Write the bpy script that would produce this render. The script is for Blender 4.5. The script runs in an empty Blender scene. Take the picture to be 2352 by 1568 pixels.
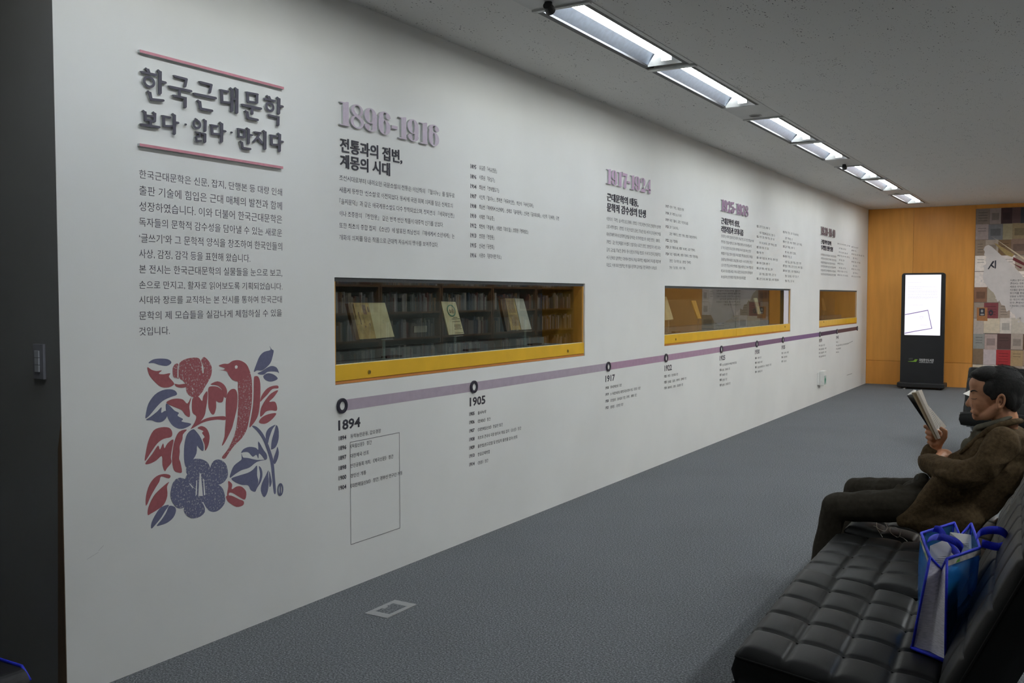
import bpy, bmesh, math, random
from mathutils import Vector, Matrix
from mathutils.geometry import tessellate_polygon
random.seed(7)
S = bpy.context.scene
COL = S.collection
# ------------------------------------------------------------------ camera, world, exposure
FPX, YAW, PITCH = 2206.0, .5375, .0468
HC = 3.0268                                   # ceiling height
CAM = Vector((3.267, 0, 1.52))
FW = Vector((-math.sin(YAW)*math.cos(PITCH), math.cos(YAW)*math.cos(PITCH), -math.sin(PITCH)))
RT = Vector((math.cos(YAW), math.sin(YAW), 0)); UP = RT.cross(FW)
cd = bpy.data.cameras.new('camera'); cam = bpy.data.objects.new('camera', cd); COL.objects.link(cam)
cd.sensor_width = 36; cd.lens = FPX/2352*36; cd.clip_start = .05; cd.clip_end = 100
cam.matrix_world = Matrix(((RT.x, UP.x, -FW.x, CAM.x), (RT.y, UP.y, -FW.y, CAM.y), (RT.z, UP.z, -FW.z, CAM.z), (0, 0, 0, 1)))
S.camera = cam
W = bpy.data.worlds.new('world'); S.world = W; W.use_nodes = True
W.node_tree.nodes['Background'].inputs[0].default_value = (.5, .55, .6, 1)
W.node_tree.nodes['Background'].inputs[1].default_value = .02
S.view_settings.view_transform = 'Standard'; S.view_settings.look = 'None'
S.view_settings.gamma = 1; S.view_settings.use_curve_mapping = False
S.view_settings.exposure = 0.0
TUBE_POWER = 22.0; ROW2_POWER = 58.0

def at(px, py, axis, val):
    """the point where the sight line of photograph pixel (px, py) meets a plane of the room"""
    r = FW + (px-1176)/FPX*RT - (py-784)/FPX*UP
    return CAM + r*((val-CAM[axis])/r[axis])

# ------------------------------------------------------------------ materials
MATS = {}
def mat(name, col, rough=.6, metal=0, noise=0, nscale=20, bump=0, bscale=60, spec=.5, emis=None, estr=0, stretch=None, col2=None, sheen=0, coat=0):
    if name in MATS: return MATS[name]
    m = bpy.data.materials.new(name); m.use_nodes = True; MATS[name] = m
    nt = m.node_tree; b = nt.nodes['Principled BSDF']
    c = tuple(col)+(1,)
    b.inputs['Base Color'].default_value = c
    b.inputs['Roughness'].default_value = rough; b.inputs['Metallic'].default_value = metal
    b.inputs['Specular IOR Level'].default_value = spec
    if sheen: b.inputs['Sheen Weight'].default_value = sheen
    if coat: b.inputs['Coat Weight'].default_value = coat
    if emis: b.inputs['Emission Color'].default_value = tuple(emis)+(1,); b.inputs['Emission Strength'].default_value = estr
    tc = nt.nodes.new('ShaderNodeTexCoord'); mp = nt.nodes.new('ShaderNodeMapping'); nt.links.new(tc.outputs['Object'], mp.inputs[0])
    if stretch: mp.inputs['Scale'].default_value = stretch
    if noise:
        n = nt.nodes.new('ShaderNodeTexNoise'); n.inputs['Scale'].default_value = nscale; n.inputs['Detail'].default_value = 5
        nt.links.new(mp.outputs[0], n.inputs[0])
        r = nt.nodes.new('ShaderNodeValToRGB'); nt.links.new(n.outputs[0], r.inputs[0])
        c2 = tuple(col2) if col2 else tuple(max(0, x*(1-noise)) for x in col)
        c1 = tuple(col) if col2 else tuple(min(1, x*(1+noise)) for x in col)
        r.color_ramp.elements[0].position = .35; r.color_ramp.elements[1].position = .65
        r.color_ramp.elements[0].color = c2+(1,); r.color_ramp.elements[1].color = c1+(1,)
        nt.links.new(r.outputs[0], b.inputs['Base Color'])
    if bump:
        n2 = nt.nodes.new('ShaderNodeTexNoise'); n2.inputs['Scale'].default_value = bscale; n2.inputs['Detail'].default_value = 6
        nt.links.new(mp.outputs[0], n2.inputs[0])
        bp = nt.nodes.new('ShaderNodeBump'); bp.inputs['Strength'].default_value = bump; bp.inputs['Distance'].default_value = .004
        nt.links.new(n2.outputs[0], bp.inputs['Height']); nt.links.new(bp.outputs[0], b.inputs['Normal'])
    return m
def srgb(r, g, b): return tuple((x/255/12.92 if x/255 <= .04045 else ((x/255+.055)/1.055)**2.4) for x in (r, g, b))

white_paint = mat('white_wall_paint', (.80, .80, .785), .75, noise=.03, nscale=1.3, bump=.05, bscale=120, spec=.25)
grey_paint = mat('grey_wall_paint', (.33, .33, .32), .6, noise=.04, nscale=2, spec=.3)
side_paint = mat('side_wall_paint', (.55, .545, .53), .8, noise=.03, nscale=2)
wood = mat('orange_veneer', srgb(236, 170, 66), .42, noise=.05, nscale=5, stretch=(3, 3, .35), spec=.35)
woodp = [mat('orange_veneer_%s' % n, srgb(*c), .42, noise=.05, nscale=5, stretch=(3, 3, .35), spec=.35) for n, c in (('light', (236, 166, 78)), ('mid', (228, 156, 70)), ('deep', (232, 160, 78)))]
yellow = mat('yellow_lacquer', srgb(226, 176, 36), .4, noise=.05, nscale=6, spec=.4)
sillwood = mat('brown_sill_wood', srgb(190, 120, 52), .5, noise=.1, nscale=12, stretch=(4, .4, 4))
casewood = mat('case_wood', srgb(205, 150, 60), .5, noise=.08, nscale=8, stretch=(3, 3, .4))
casecloth = mat('case_dark_cloth', (.12, .125, .13), .9, noise=.12, nscale=200, bump=.2, bscale=500)
casereflect = mat('case_cloth_brown_reflection', (.16, .12, .07), .9, noise=.12, nscale=200, bump=.2, bscale=500)  # brown reflection of the wooden wall put into the back cloth colour
black = mat('matte_black', (.012, .012, .013), .5, noise=.1, nscale=30)
blackgloss = mat('satin_black', (.012, .0125, .015), .32, noise=.08, nscale=6, spec=.5)
navy = mat('dark_print', (.030, .028, .045), .6, noise=.1, nscale=40)
greyprint = mat('grey_print', (.085, .078, .10), .7, noise=.1, nscale=40)
foam = mat('white_foam_edge', (.55, .57, .56), .8, noise=.05, nscale=40)
steel = mat('brushed_steel', (.55, .56, .58), .35, metal=1, noise=.08, nscale=40)
lightmetal = mat('fixture_white_metal', (.50, .50, .49), .5, noise=.03, nscale=10)
paper = mat('white_paper', (.72, .70, .66), .8, noise=.03, nscale=20)
cream = mat('cream_page', (.62, .55, .42), .8, noise=.08, nscale=40)

def carpet_mat():
    m = bpy.data.materials.new('grey_loop_carpet'); m.use_nodes = True; nt = m.node_tree; b = nt.nodes['Principled BSDF']
    tc = nt.nodes.new('ShaderNodeTexCoord')
    n = nt.nodes.new('ShaderNodeTexNoise'); n.inputs['Scale'].default_value = 120; n.inputs['Detail'].default_value = 4; n.inputs['Roughness'].default_value = .75
    n2 = nt.nodes.new('ShaderNodeTexNoise'); n2.inputs['Scale'].default_value = 1.1; n2.inputs['Detail'].default_value = 4
    v = nt.nodes.new('ShaderNodeTexVoronoi'); v.inputs['Scale'].default_value = 130
    for q in (n, n2, v): nt.links.new(tc.outputs['Object'], q.inputs['Vector'])
    r = nt.nodes.new('ShaderNodeValToRGB'); e = r.color_ramp.elements
    e[0].position = .30; e[0].color = (.042, .046, .049, 1); e[1].position = .72; e[1].color = (.40, .415, .43, 1)
    x = r.color_ramp.elements.new(.5); x.color = (.145, .154, .162, 1)
    nt.links.new(n.outputs[0], r.inputs[0])
    mx = nt.nodes.new('ShaderNodeMixRGB'); mx.blend_type = 'MULTIPLY'; mx.inputs[0].default_value = .35
    r2 = nt.nodes.new('ShaderNodeValToRGB'); r2.color_ramp.elements[0].position = .3; r2.color_ramp.elements[0].color = (.75, .75, .75, 1); r2.color_ramp.elements[1].position = .7
    nt.links.new(n2.outputs[0], r2.inputs[0]); nt.links.new(r.outputs[0], mx.inputs[1]); nt.links.new(r2.outputs[0], mx.inputs[2])
    nt.links.new(mx.outputs[0], b.inputs['Base Color']); b.inputs['Roughness'].default_value = .95; b.inputs['Specular IOR Level'].default_value = .1
    bp = nt.nodes.new('ShaderNodeBump'); bp.inputs['Strength'].default_value = .5; bp.inputs['Distance'].default_value = .005
    nt.links.new(v.outputs['Distance'], bp.inputs['Height']); nt.links.new(bp.outputs[0], b.inputs['Normal'])
    return m
def ceiling_mat():
    m = bpy.data.materials.new('fissured_ceiling_board'); m.use_nodes = True; nt = m.node_tree; b = nt.nodes['Principled BSDF']
    tc = nt.nodes.new('ShaderNodeTexCoord'); mp = nt.nodes.new('ShaderNodeMapping'); mp.inputs['Scale'].default_value = (1, .45, 1)
    nt.links.new(tc.outputs['Object'], mp.inputs[0])
    nz = nt.nodes.new('ShaderNodeTexNoise'); nz.inputs['Scale'].default_value = 7; nt.links.new(mp.outputs[0], nz.inputs[0])
    ad = nt.nodes.new('ShaderNodeMixRGB'); ad.inputs[0].default_value = .1; nt.links.new(mp.outputs[0], ad.inputs[1]); nt.links.new(nz.outputs['Color'], ad.inputs[2])
    v = nt.nodes.new('ShaderNodeTexVoronoi'); v.inputs['Scale'].default_value = 75; nt.links.new(ad.outputs[0], v.inputs[0])
    n = nt.nodes.new('ShaderNodeTexNoise'); n.inputs['Scale'].default_value = 16; nt.links.new(mp.outputs[0], n.inputs[0])
    mt = nt.nodes.new('ShaderNodeMath'); mt.operation = 'MULTIPLY_ADD'; mt.inputs[1].default_value = -.6; nt.links.new(n.outputs[0], mt.inputs[0]); mt.inputs[2].default_value = .31
    m2 = nt.nodes.new('ShaderNodeMath'); m2.operation = 'ADD'; nt.links.new(v.outputs['Distance'], m2.inputs[0]); nt.links.new(mt.outputs[0], m2.inputs[1])
    r = nt.nodes.new('ShaderNodeValToRGB'); e = r.color_ramp.elements; e[0].position = .10; e[0].color = (.12, .12, .12, 1); e[1].position = .17; e[1].color = (.70, .69, .67, 1)
    nt.links.new(m2.outputs[0], r.inputs[0]); nt.links.new(r.outputs[0], b.inputs['Base Color']); b.inputs['Roughness'].default_value = .9
    b.inputs['Specular IOR Level'].default_value = .1
    return m
def glass_mat():
    m = bpy.data.materials.new('case_glass'); m.use_nodes = True; nt = m.node_tree; nt.nodes.clear()
    o = nt.nodes.new('ShaderNodeOutputMaterial'); mx = nt.nodes.new('ShaderNodeMixShader'); t = nt.nodes.new('ShaderNodeBsdfTransparent'); g = nt.nodes.new('ShaderNodeBsdfGlossy')
    t.inputs[0].default_value = (.90, .93, .91, 1); g.inputs['Roughness'].default_value = .0
    f = nt.nodes.new('ShaderNodeFresnel'); f.inputs[0].default_value = 1.5
    ge = nt.nodes.new('ShaderNodeNewGeometry'); mu = nt.nodes.new('ShaderNodeMath'); mu.operation = 'SUBTRACT'; mu.inputs[0].default_value = 1.5; nt.links.new(ge.outputs['Backfacing'], mu.inputs[1])
    sb = nt.nodes.new('ShaderNodeMath'); sb.operation = 'SUBTRACT'; sb.inputs[0].default_value = 1; nt.links.new(ge.outputs['Backfacing'], sb.inputs[1])
    f2 = nt.nodes.new('ShaderNodeMath'); f2.operation = 'MULTIPLY'; f2.use_clamp = True; m3 = nt.nodes.new('ShaderNodeMath'); m3.operation = 'MULTIPLY'; m3.inputs[1].default_value = 1.8
    nt.links.new(sb.outputs[0], m3.inputs[0]); nt.links.new(f.outputs[0], f2.inputs[0]); nt.links.new(m3.outputs[0], f2.inputs[1]); nt.nodes.remove(mu)
    nt.links.new(f2.outputs[0], mx.inputs[0]); nt.links.new(t.outputs[0], mx.inputs[1]); nt.links.new(g.outputs[0], mx.inputs[2]); nt.links.new(mx.outputs[0], o.inputs[0])
    return m
def tint_glass(name, col, fac):
    m = bpy.data.materials.new(name); m.use_nodes = True; nt = m.node_tree; b = nt.nodes['Principled BSDF']
    o = nt.nodes['Material Output']; mx = nt.nodes.new('ShaderNodeMixShader'); t = nt.nodes.new('ShaderNodeBsdfTransparent')
    t.inputs[0].default_value = tuple(min(1, .35+c) for c in col)+(1,)
    b.inputs['Base Color'].default_value = tuple(col)+(1,); b.inputs['Roughness'].default_value = .12
    mx.inputs[0].default_value = fac; nt.links.new(t.outputs[0], mx.inputs[1]); nt.links.new(b.outputs[0], mx.inputs[2]); nt.links.new(mx.outputs[0], o.inputs[0])
    return m
def speckle_print(name, col):
    """block-print ink whose coverage breaks up in places"""
    m = bpy.data.materials.new(name); m.use_nodes = True; nt = m.node_tree; b = nt.nodes['Principled BSDF']
    tc = nt.nodes.new('ShaderNodeTexCoord'); n = nt.nodes.new('ShaderNodeTexNoise'); n.inputs['Scale'].default_value = 120; n.inputs['Detail'].default_value = 5; n.inputs['Roughness'].default_value = .75
    nt.links.new(tc.outputs['Object'], n.inputs[0]); r = nt.nodes.new('ShaderNodeValToRGB'); r.color_ramp.interpolation = 'CONSTANT'
    r.color_ramp.elements[0].color = tuple(col)+(1,); r.color_ramp.elements[1].position = .585; r.color_ramp.elements[1].color = (.58, .58, .57, 1)
    nt.links.new(n.outputs[0], r.inputs[0]); nt.links.new(r.outputs[0], b.inputs['Base Color']); b.inputs['Roughness'].default_value = .7
    return m
def attr_mat(name, rough=.7, noise=.25, nscale=30):
    m = bpy.data.materials.new(name); m.use_nodes = True; nt = m.node_tree; b = nt.nodes['Principled BSDF']
    a = nt.nodes.new('ShaderNodeAttribute'); a.attribute_name = 'col'
    tc = nt.nodes.new('ShaderNodeTexCoord'); n = nt.nodes.new('ShaderNodeTexNoise'); n.inputs['Scale'].default_value = nscale; n.inputs['Detail'].default_value = 5
    nt.links.new(tc.outputs['Object'], n.inputs[0])
    mp = nt.nodes.new('ShaderNodeMapRange'); mp.inputs[3].default_value = 1-noise; mp.inputs[4].default_value = 1+noise; nt.links.new(n.outputs[0], mp.inputs[0])
    mx = nt.nodes.new('ShaderNodeMixRGB'); mx.blend_type = 'MULTIPLY'; mx.inputs[0].default_value = 1; nt.links.new(a.outputs['Color'], mx.inputs[1]); nt.links.new(mp.outputs[0], mx.inputs[2])
    nt.links.new(mx.outputs[0], b.inputs['Base Color']); b.inputs['Roughness'].default_value = rough
    return m

# ------------------------------------------------------------------ mesh helpers
class MB:
    def __init__(s): s.v = []; s.f = []; s.c = []
    def add(s, vs, fs, col=None):
        o = len(s.v); s.v += [tuple(v) for v in vs]; s.f += [tuple(i+o for i in f) for f in fs]
        s.c += [col]*len(fs); return s
    def box(s, a, b, col=None):
        (x0, y0, z0), (x1, y1, z1) = a, b
        x0, x1 = min(x0, x1), max(x0, x1); y0, y1 = min(y0, y1), max(y0, y1); z0, z1 = min(z0, z1), max(z0, z1)
        return s.add([(x0,y0,z0),(x1,y0,z0),(x1,y1,z0),(x0,y1,z0),(x0,y0,z1),(x1,y0,z1),(x1,y1,z1),(x0,y1,z1)],
                     [(0,3,2,1),(4,5,6,7),(0,1,5,4),(1,2,6,5),(2,3,7,6),(3,0,4,7)], col)
    def prism(s, pts, d, col=None):
        """polygon in 3-D pushed by vector d (solid)"""
        pts = [Vector(p) for p in pts]; d = Vector(d); n = len(pts)
        tris = tessellate_polygon([pts])
        vs = pts+[p+d for p in pts]
        fs = [tuple(t) for t in tris]+[tuple(i+n for i in reversed(t)) for t in tris]
        fs += [(i, (i+1) % n, (i+1) % n+n, i+n) for i in range(n)]
        return s.add(vs, fs, col)
    def flat(s, pts, col=None):
        pts = [Vector(p) for p in pts]
        return s.add(pts, [tuple(t) for t in tessellate_polygon([pts])], col)
    def tube(s, pts, rad, n=8, col=None, cap=True, flat=None):
        pts = [Vector(p) for p in pts]; rad = rad if isinstance(rad, (list, tuple)) else [rad]*len(pts)
        vs = []; up = Vector((0, 0, 1)); u = None
        for i, p in enumerate(pts):
            t = (pts[min(i+1, len(pts)-1)]-pts[max(i-1, 0)]).normalized()
            if u is None: u = t.cross(up if abs(t.z) < .9 else Vector((1, 0, 0))).normalized()
            else: u = (u-t*u.dot(t)).normalized()
            w = t.cross(u)
            for k in range(n):
                a = 2*math.pi*k/n
                vs.append(p+u*(rad[i]*math.cos(a))+w*(rad[i]*(flat or 1)*math.sin(a)))
        fs = [(i*n+k, i*n+(k+1) % n, (i+1)*n+(k+1) % n, (i+1)*n+k) for i in range(len(pts)-1) for k in range(n)]
        if cap: fs += [tuple(reversed(range(n))), tuple(range((len(pts)-1)*n, len(pts)*n))]
        return s.add(vs, fs, col)
    def ball(s, c, r, n=16, m=10, col=None, rot=None):
        c = Vector(c); r = r if isinstance(r, (list, tuple)) else (r, r, r); vs = []; fs = []
        for i in range(m+1):
            th = math.pi*i/m
            for k in range(n):
                a = 2*math.pi*k/n
                q = Vector((r[0]*math.sin(th)*math.cos(a), r[1]*math.sin(th)*math.sin(a), r[2]*math.cos(th)))
                if rot: q = rot @ q
                vs.append(c+q)
        for i in range(m):
            for k in range(n): fs.append((i*n+k, (i+1)*n+k, (i+1)*n+(k+1) % n, i*n+(k+1) % n))
        return s.add(vs, fs, col)
    def ring(s, c, ax_u, ax_v, ax_d, ro, ri, d, n=32, so=1, si=1, a0=0, a1=2*math.pi, col=None, rio=None):
        """flat ring (ellipse) thickness d along ax_d; ro/ri=(ru,rv)"""
        c = Vector(c); u = Vector(ax_u); v = Vector(ax_v); w = Vector(ax_d)
        full = abs(a1-a0-2*math.pi) < 1e-6; k = n if full else n+1; vs = []
        for i in range(k):
            a = a0+(a1-a0)*i/n
            for (ru, rv), dd in ((ro, 0), (ri, 0), (ri, d), (ro, d)):
                vs.append(c+u*(ru*math.cos(a))+v*(rv*math.sin(a))+w*dd)
        fs = []
        for i in range(n):
            j = (i+1) % k
            for q in range(4): fs.append((i*4+q, i*4+(q+1) % 4, j*4+(q+1) % 4, j*4+q))
        if not full: fs += [(0, 1, 2, 3), (n*4+3, n*4+2, n*4+1, n*4)]
        return s.add(vs, fs, col)
    def mesh(s, name, mats, smooth=False):
        me = bpy.data.meshes.new(name); me.from_pydata(s.v, [], s.f)
        if not isinstance(mats, (list, tuple)): mats = [mats]
        for m in mats: me.materials.append(m)
        if any(isinstance(c, (tuple, list)) for c in s.c):
            ca = me.color_attributes.new('col', 'FLOAT_COLOR', 'CORNER')
            for p in me.polygons:
                c = s.c[p.index] or (1, 1, 1)
                for li in p.loop_indices: ca.data[li].color = (c[0], c[1], c[2], 1)
        elif any(c is not None for c in s.c):
            for p in me.polygons: p.material_index = s.c[p.index] or 0
        bm = bmesh.new(); bm.from_mesh(me); bmesh.ops.recalc_face_normals(bm, faces=bm.faces); bm.to_mesh(me); bm.free()
        if smooth:
            for p in me.polygons: p.use_smooth = True
        me.update(); return me
    def obj(s, name, mats, parent=None, smooth=False, bevel=0, **kw):
        o = bpy.data.objects.new(name, s.mesh(name, mats, smooth)); COL.objects.link(o)
        if parent is not None: o.parent = parent
        if bevel:
            b = o.modifiers.new('bevel', 'BEVEL'); b.width = bevel; b.segments = 2; b.limit_method = 'ANGLE'
        for k, v in kw.items(): o[k] = v
        return o
def thing(name, label, cat, group=None, loc=(0, 0, 0)):
    o = bpy.data.objects.new(name, None); COL.objects.link(o); o.location = loc; o.empty_display_size = .1
    o['label'] = label; o['category'] = cat
    if group: o['group'] = group
    return o
def tag(o, label, cat, group=None):
    o['label'] = label; o['category'] = cat
    if group: o['group'] = group
    return o
def reparent(ch, par):
    """keep the child's world coordinates under a moved (unrotated) parent"""
    ch.parent = par; ch.location = Vector(ch.location)-Vector(par.location)

# ------------------------------------------------------------------ text
TXC = bpy.data.curves.new('tmp_text', 'FONT'); TXO = bpy.data.objects.new('tmp_text', TXC); COL.objects.link(TXO)
def glyphs(body, bold=0, res=2, depth=0):
    TXC.body = body; TXC.offset = bold; TXC.resolution_u = res; TXC.extrude = depth
    bpy.context.view_layer.update()
    ob = TXO.evaluated_get(bpy.context.evaluated_depsgraph_get()); me = ob.to_mesh()
    vs = [v.co.copy() for v in me.vertices]; fs = [tuple(p.vertices) for p in me.polygons]
    ob.to_mesh_clear(); return vs, fs
def glyph_lines(bodies, bold=0, res=1, depth=0):
    """all lines of a block in one evaluation: set 4 em apart, then taken apart again"""
    TXC.space_line = 4; vs, fs = glyphs('\n'.join(b or ' ' for b in bodies), bold, res, depth); TXC.space_line = 1
    idx = [max(0, min(len(bodies)-1, round((.38-v.y)/4))) for v in vs]
    out = [([], []) for _ in bodies]; mp = [0]*len(vs)
    for i, v in enumerate(vs):
        k = idx[i]; mp[i] = len(out[k][0]); out[k][0].append(Vector((v.x, v.y+4*k, v.z)))
    for f in fs: out[idx[f[0]]][1].append(tuple(mp[i] for i in f))
    return out
def wall_line(mb, body, xl, yt, yb, xr, off=.0015, bold=0, res=1, depth=0, lo=-.06, hi=.83, slot=None, g=None):
    """a line of print on the left wall (x = 0): left/right ends and height read off the photograph"""
    vs, fs = g or glyphs(body, bold, res, depth)
    if not vs: return
    ym = (yt+yb)/2; p0 = at(xl, yt, 0, off); p1 = at(xl, yb, 0, off); pr = at(xr, ym, 0, off)
    fx0 = min(v.x for v in vs); fx1 = max(v.x for v in vs); sx = (pr.y-p0.y)/(fx1-fx0); sz = (p0.z-p1.z)/(hi-lo)
    out = []
    for v in vs: out.append((off+(v.z*sz if depth else 0), p0.y+(v.x-fx0)*sx, p1.z+(v.y-lo)*sz))
    mb.add(out, fs, slot)
DIG = dict(lo=0, hi=.70)

# ================================================================== STRUCTURE
Y0, YF = 2.212, 17.58
floor = MB().add([(-4, -4, 0), (7, -4, 0), (7, YF+.1, 0), (-4, YF+.1, 0), (-4, -4, -.1), (7, -4, -.1), (7, YF+.1, -.1), (-4, YF+.1, -.1)],
                 [(0, 1, 2, 3), (7, 6, 5, 4), (0, 4, 5, 1), (1, 5, 6, 2), (2, 6, 7, 3), (3, 7, 4, 0)]).obj('floor', carpet_mat(), kind='structure')
CEIL = ceiling_mat()
LX0, LX1 = .727, 1.062
cm = MB(); cm.box((-4, -4, HC), (LX0, YF+.1, HC+.16)); DX2 = 3.75; cm.box((LX1, -4, HC), (LX0+DX2, YF+.1, HC+.16)); cm.box((LX1+DX2, -4, HC), (7, YF+.1, HC+.16)); cm.box((LX0+DX2, -4, HC), (LX1+DX2, 2.3, HC+.16)); cm.box((LX0+DX2, 16.98, HC), (LX1+DX2, YF+.1, HC+.16)); cm.box((LX0+DX2-.02, 2.3, HC+.16), (LX1+DX2+.02, 16.98, HC+.2)); cm.box((LX0, -4, HC), (LX1, -2.7, HC+.16)); cm.box((LX0, 16.98, HC), (LX1, YF+.1, HC+.16))
cm.box((LX0-.02, -2.7, HC+.16), (LX1+.02, 16.98, HC+.2))
cm.obj('ceiling', CEIL, kind='structure')
CASES = [(3.725, 6.565), (8.18, 12.52), (14.085, 16.75)]; CZ0, CZ1 = 1.069, 1.617; WT = .42
wm = MB(); ys = [Y0-.0115]+[y for c in CASES for y in c]+[YF]
for i in range(0, len(ys)-1):
    if i % 2 == 0: wm.box((-WT, ys[i], 0), (0, ys[i+1], HC))
    else: wm.box((-WT, ys[i], 0), (0, ys[i+1], CZ0)); wm.box((-WT, ys[i], CZ1), (0, ys[i+1], HC))
wm.obj('wall_left', white_paint, kind='structure')
MB().box((-4, Y0-.012, 0), (-WT-.001, Y0+.1, HC)).box((-WT-.001, Y0-.012, 0), (-.0006, Y0-.0116, HC)).obj('wall_end', grey_paint, kind='structure')
tr = MB(); tr.prism([(-.055, Y0-.014, 0), (-.001, Y0-.014, 0), (-.001, Y0-.014, 1.05), (-.022, Y0-.014, .95)], (0, .0015, 0))
tr.obj('trim_1', mat('corner_wood', srgb(124, 102, 80), .6, noise=.12, nscale=9, stretch=(4, 4, .4)), kind='structure')
MB().box((-4.1, -4, 0), (-4, Y0, HC)).obj('wall_far_left', side_paint, kind='structure')
MB().box((-4, -4.1, 0), (7, -4, HC)).obj('wall_front', side_paint, kind='structure')
MB().box((6.3, -4, 0), (6.4, YF, HC)).obj('wall_right', side_paint, kind='structure')
wb = bpy.data.objects.new('wall_back', MB().box((-.2, YF+.02, 0), (7, YF+.12, HC)).mesh('wall_back', wood)); COL.objects.link(wb); wb['kind'] = 'structure'
MUR0, MUR1 = 1.69, 2.965
px = [.002, .736, MUR0, MUR1, 3.9, 4.85, 5.6, 6.28]
for i in range(len(px)-1):
    a, b = px[i]+.002, px[i+1]-.002
    if abs(a-MUR0) < .01:
        MB().box((a, YF, HC-.066), (b, YF+.02, HC-.001)).obj('wood_panel', woodp[1], wb); continue
    MB().box((a, YF, .414), (b, YF+.02, HC-.001)).obj('wood_panel', woodp[i % 3], wb)
    MB().box((a, YF, .001), (b, YF+.02, .409)).obj('wood_panel', woodp[(i+1) % 3], wb)
MB().box((1.0, YF-.09, HC-.008), (6.2, YF-.086, HC-.001)).obj('trim_2', lightmetal, kind='structure')

# ================================================================== CEILING LIGHT STRIP
tube_mat = mat('lit_tube', (1, 1, 1), .4, emis=(.96, 1.0, .97), estr=TUBE_POWER)
refl_mat = mat('aluminium_reflector', (.66, .72, .84), .38, metal=1, noise=.06, nscale=30)
capw = mat('white_end_cap', (.80, .80, .78), .5, noise=.04, nscale=30)
ROWS = 1
LIGHTS = [(-2.66, -1.22, 0), (-1.16, .28, 0), (.92, 2.36, 1), (2.42, 3.88, 1), (4.50, 5.96, 1), (6.06, 7.55, 1), (8.14, 9.56, 1), (9.66, 10.98, 1), (11.60, 12.98, 1), (13.10, 14.55, 1), (15.17, 16.75, 1)]
names_l = ['unlit ceiling light well behind the camera', 'unlit ceiling light just behind the camera', 'ceiling light over the near end of the wall', 'fluorescent ceiling light before the first wide gap panel, behind the frame top',
 'largest, nearest recessed fluorescent ceiling light at the top of the picture', 'second nearest fluorescent ceiling light, touching the largest one',
 'third fluorescent ceiling light, just beyond the panel with the flat dark hole', 'fourth fluorescent ceiling light, just before the panel with the dark spotlight',
 'fifth fluorescent ceiling light, just beyond the panel with the dark spotlight', 'sixth fluorescent ceiling light, second from the far wooden wall', 'farthest fluorescent ceiling light, closest to the far wooden wall']
for (a, b, on), lb in zip(LIGHTS, names_l):
    t = thing('ceiling_light', lb, 'light', 'recessed fluorescent lights in the ceiling strip', (.894, a, HC+.001))
    def P(mb, n, m, **k):
        o = mb.obj(n, m, None, **k); reparent(o, t); return o
    fr = MB()
    for x0, x1 in ((LX1-.03, LX1),): fr.box((x0, a-.03, HC-.003), (x1, b+.03, HC+.006))
    fr.box((LX0, a-.035, HC-.012), (LX1, a-.005, HC+.006)); P(fr, 'frame', lightmetal)
    gp = MB(); gp.box((LX0, a, HC-.001), (LX0+.034, b, HC+.012)); gp.box((LX1-.060, a, HC-.001), (LX1-.03, b, HC+.012)); gp.box((LX1-.034, a, HC), (LX1-.03, b, HC+.15)); P(gp, 'shadow_gap', black)
    rf = MB(); N = 10; pts = []
    for k in range(N+1):
        s_ = k/N; x = LX0+.034+(LX1-LX0-.094)*s_; z = HC+.012+.075*math.sin(math.pi*min(1, max(0, s_)))
        pts.append((x, z))
    rf.add([(x, y, z) for x, z in pts for y in (a, b)], [(2*k, 2*k+1, 2*k+3, 2*k+2) for k in range(N)]); P(rf, 'reflector', refl_mat, smooth=True)
    tb = MB(); xc = .925; zc = HC+.038; tb.tube([(xc, a+.02, zc), (xc, b-.10, zc)], .029, 14); P(tb, 'tube', tube_mat if on else capw, smooth=True)
    ec = MB(); ec.box((LX0+.03, b-.012, HC+.002), (LX1-.055, b, HC+.11))
    ec.prism([(LX0+.03, b-.012, HC+.004), (LX1-.055, b-.012, HC+.004), (LX1-.055, b-.012, HC+.09), (xc+.03, b-.10, HC+.09), (xc-.05, b-.10, HC+.09)], (0, 0, .004))
    ec.box((xc-.035, b-.098, HC+.004), (xc+.035, b-.088, HC+.095)); P(ec, 'end_cap', capw)
    ec2 = MB(); ec2.box((LX0+.03, a, HC+.002), (LX1-.055, a+.012, HC+.11)); P(ec2, 'end_cap', capw)
gaps = [(.31, .88, 'plain'), (3.91, 4.465, 'spot'), (7.58, 8.10, 'hole'), (11.01, 11.565, 'spot'), (14.58, 15.135, 'hole'), (16.78, 16.98, 'plain')]
gl = {3.91: 'grey ceiling panel with dark spotlight at the top edge, before the largest light', 7.58: 'grey ceiling panel with a flat black hole between second and third lights',
      11.01: 'grey ceiling panel carrying a dark spotlight between fourth and fifth lights', 14.58: 'small far ceiling panel with dark hole before the farthest light', .31: 'plain ceiling panel beyond the near end of the strip', 16.78: 'narrow ceiling panel at the far wall end of the light strip'}
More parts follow.
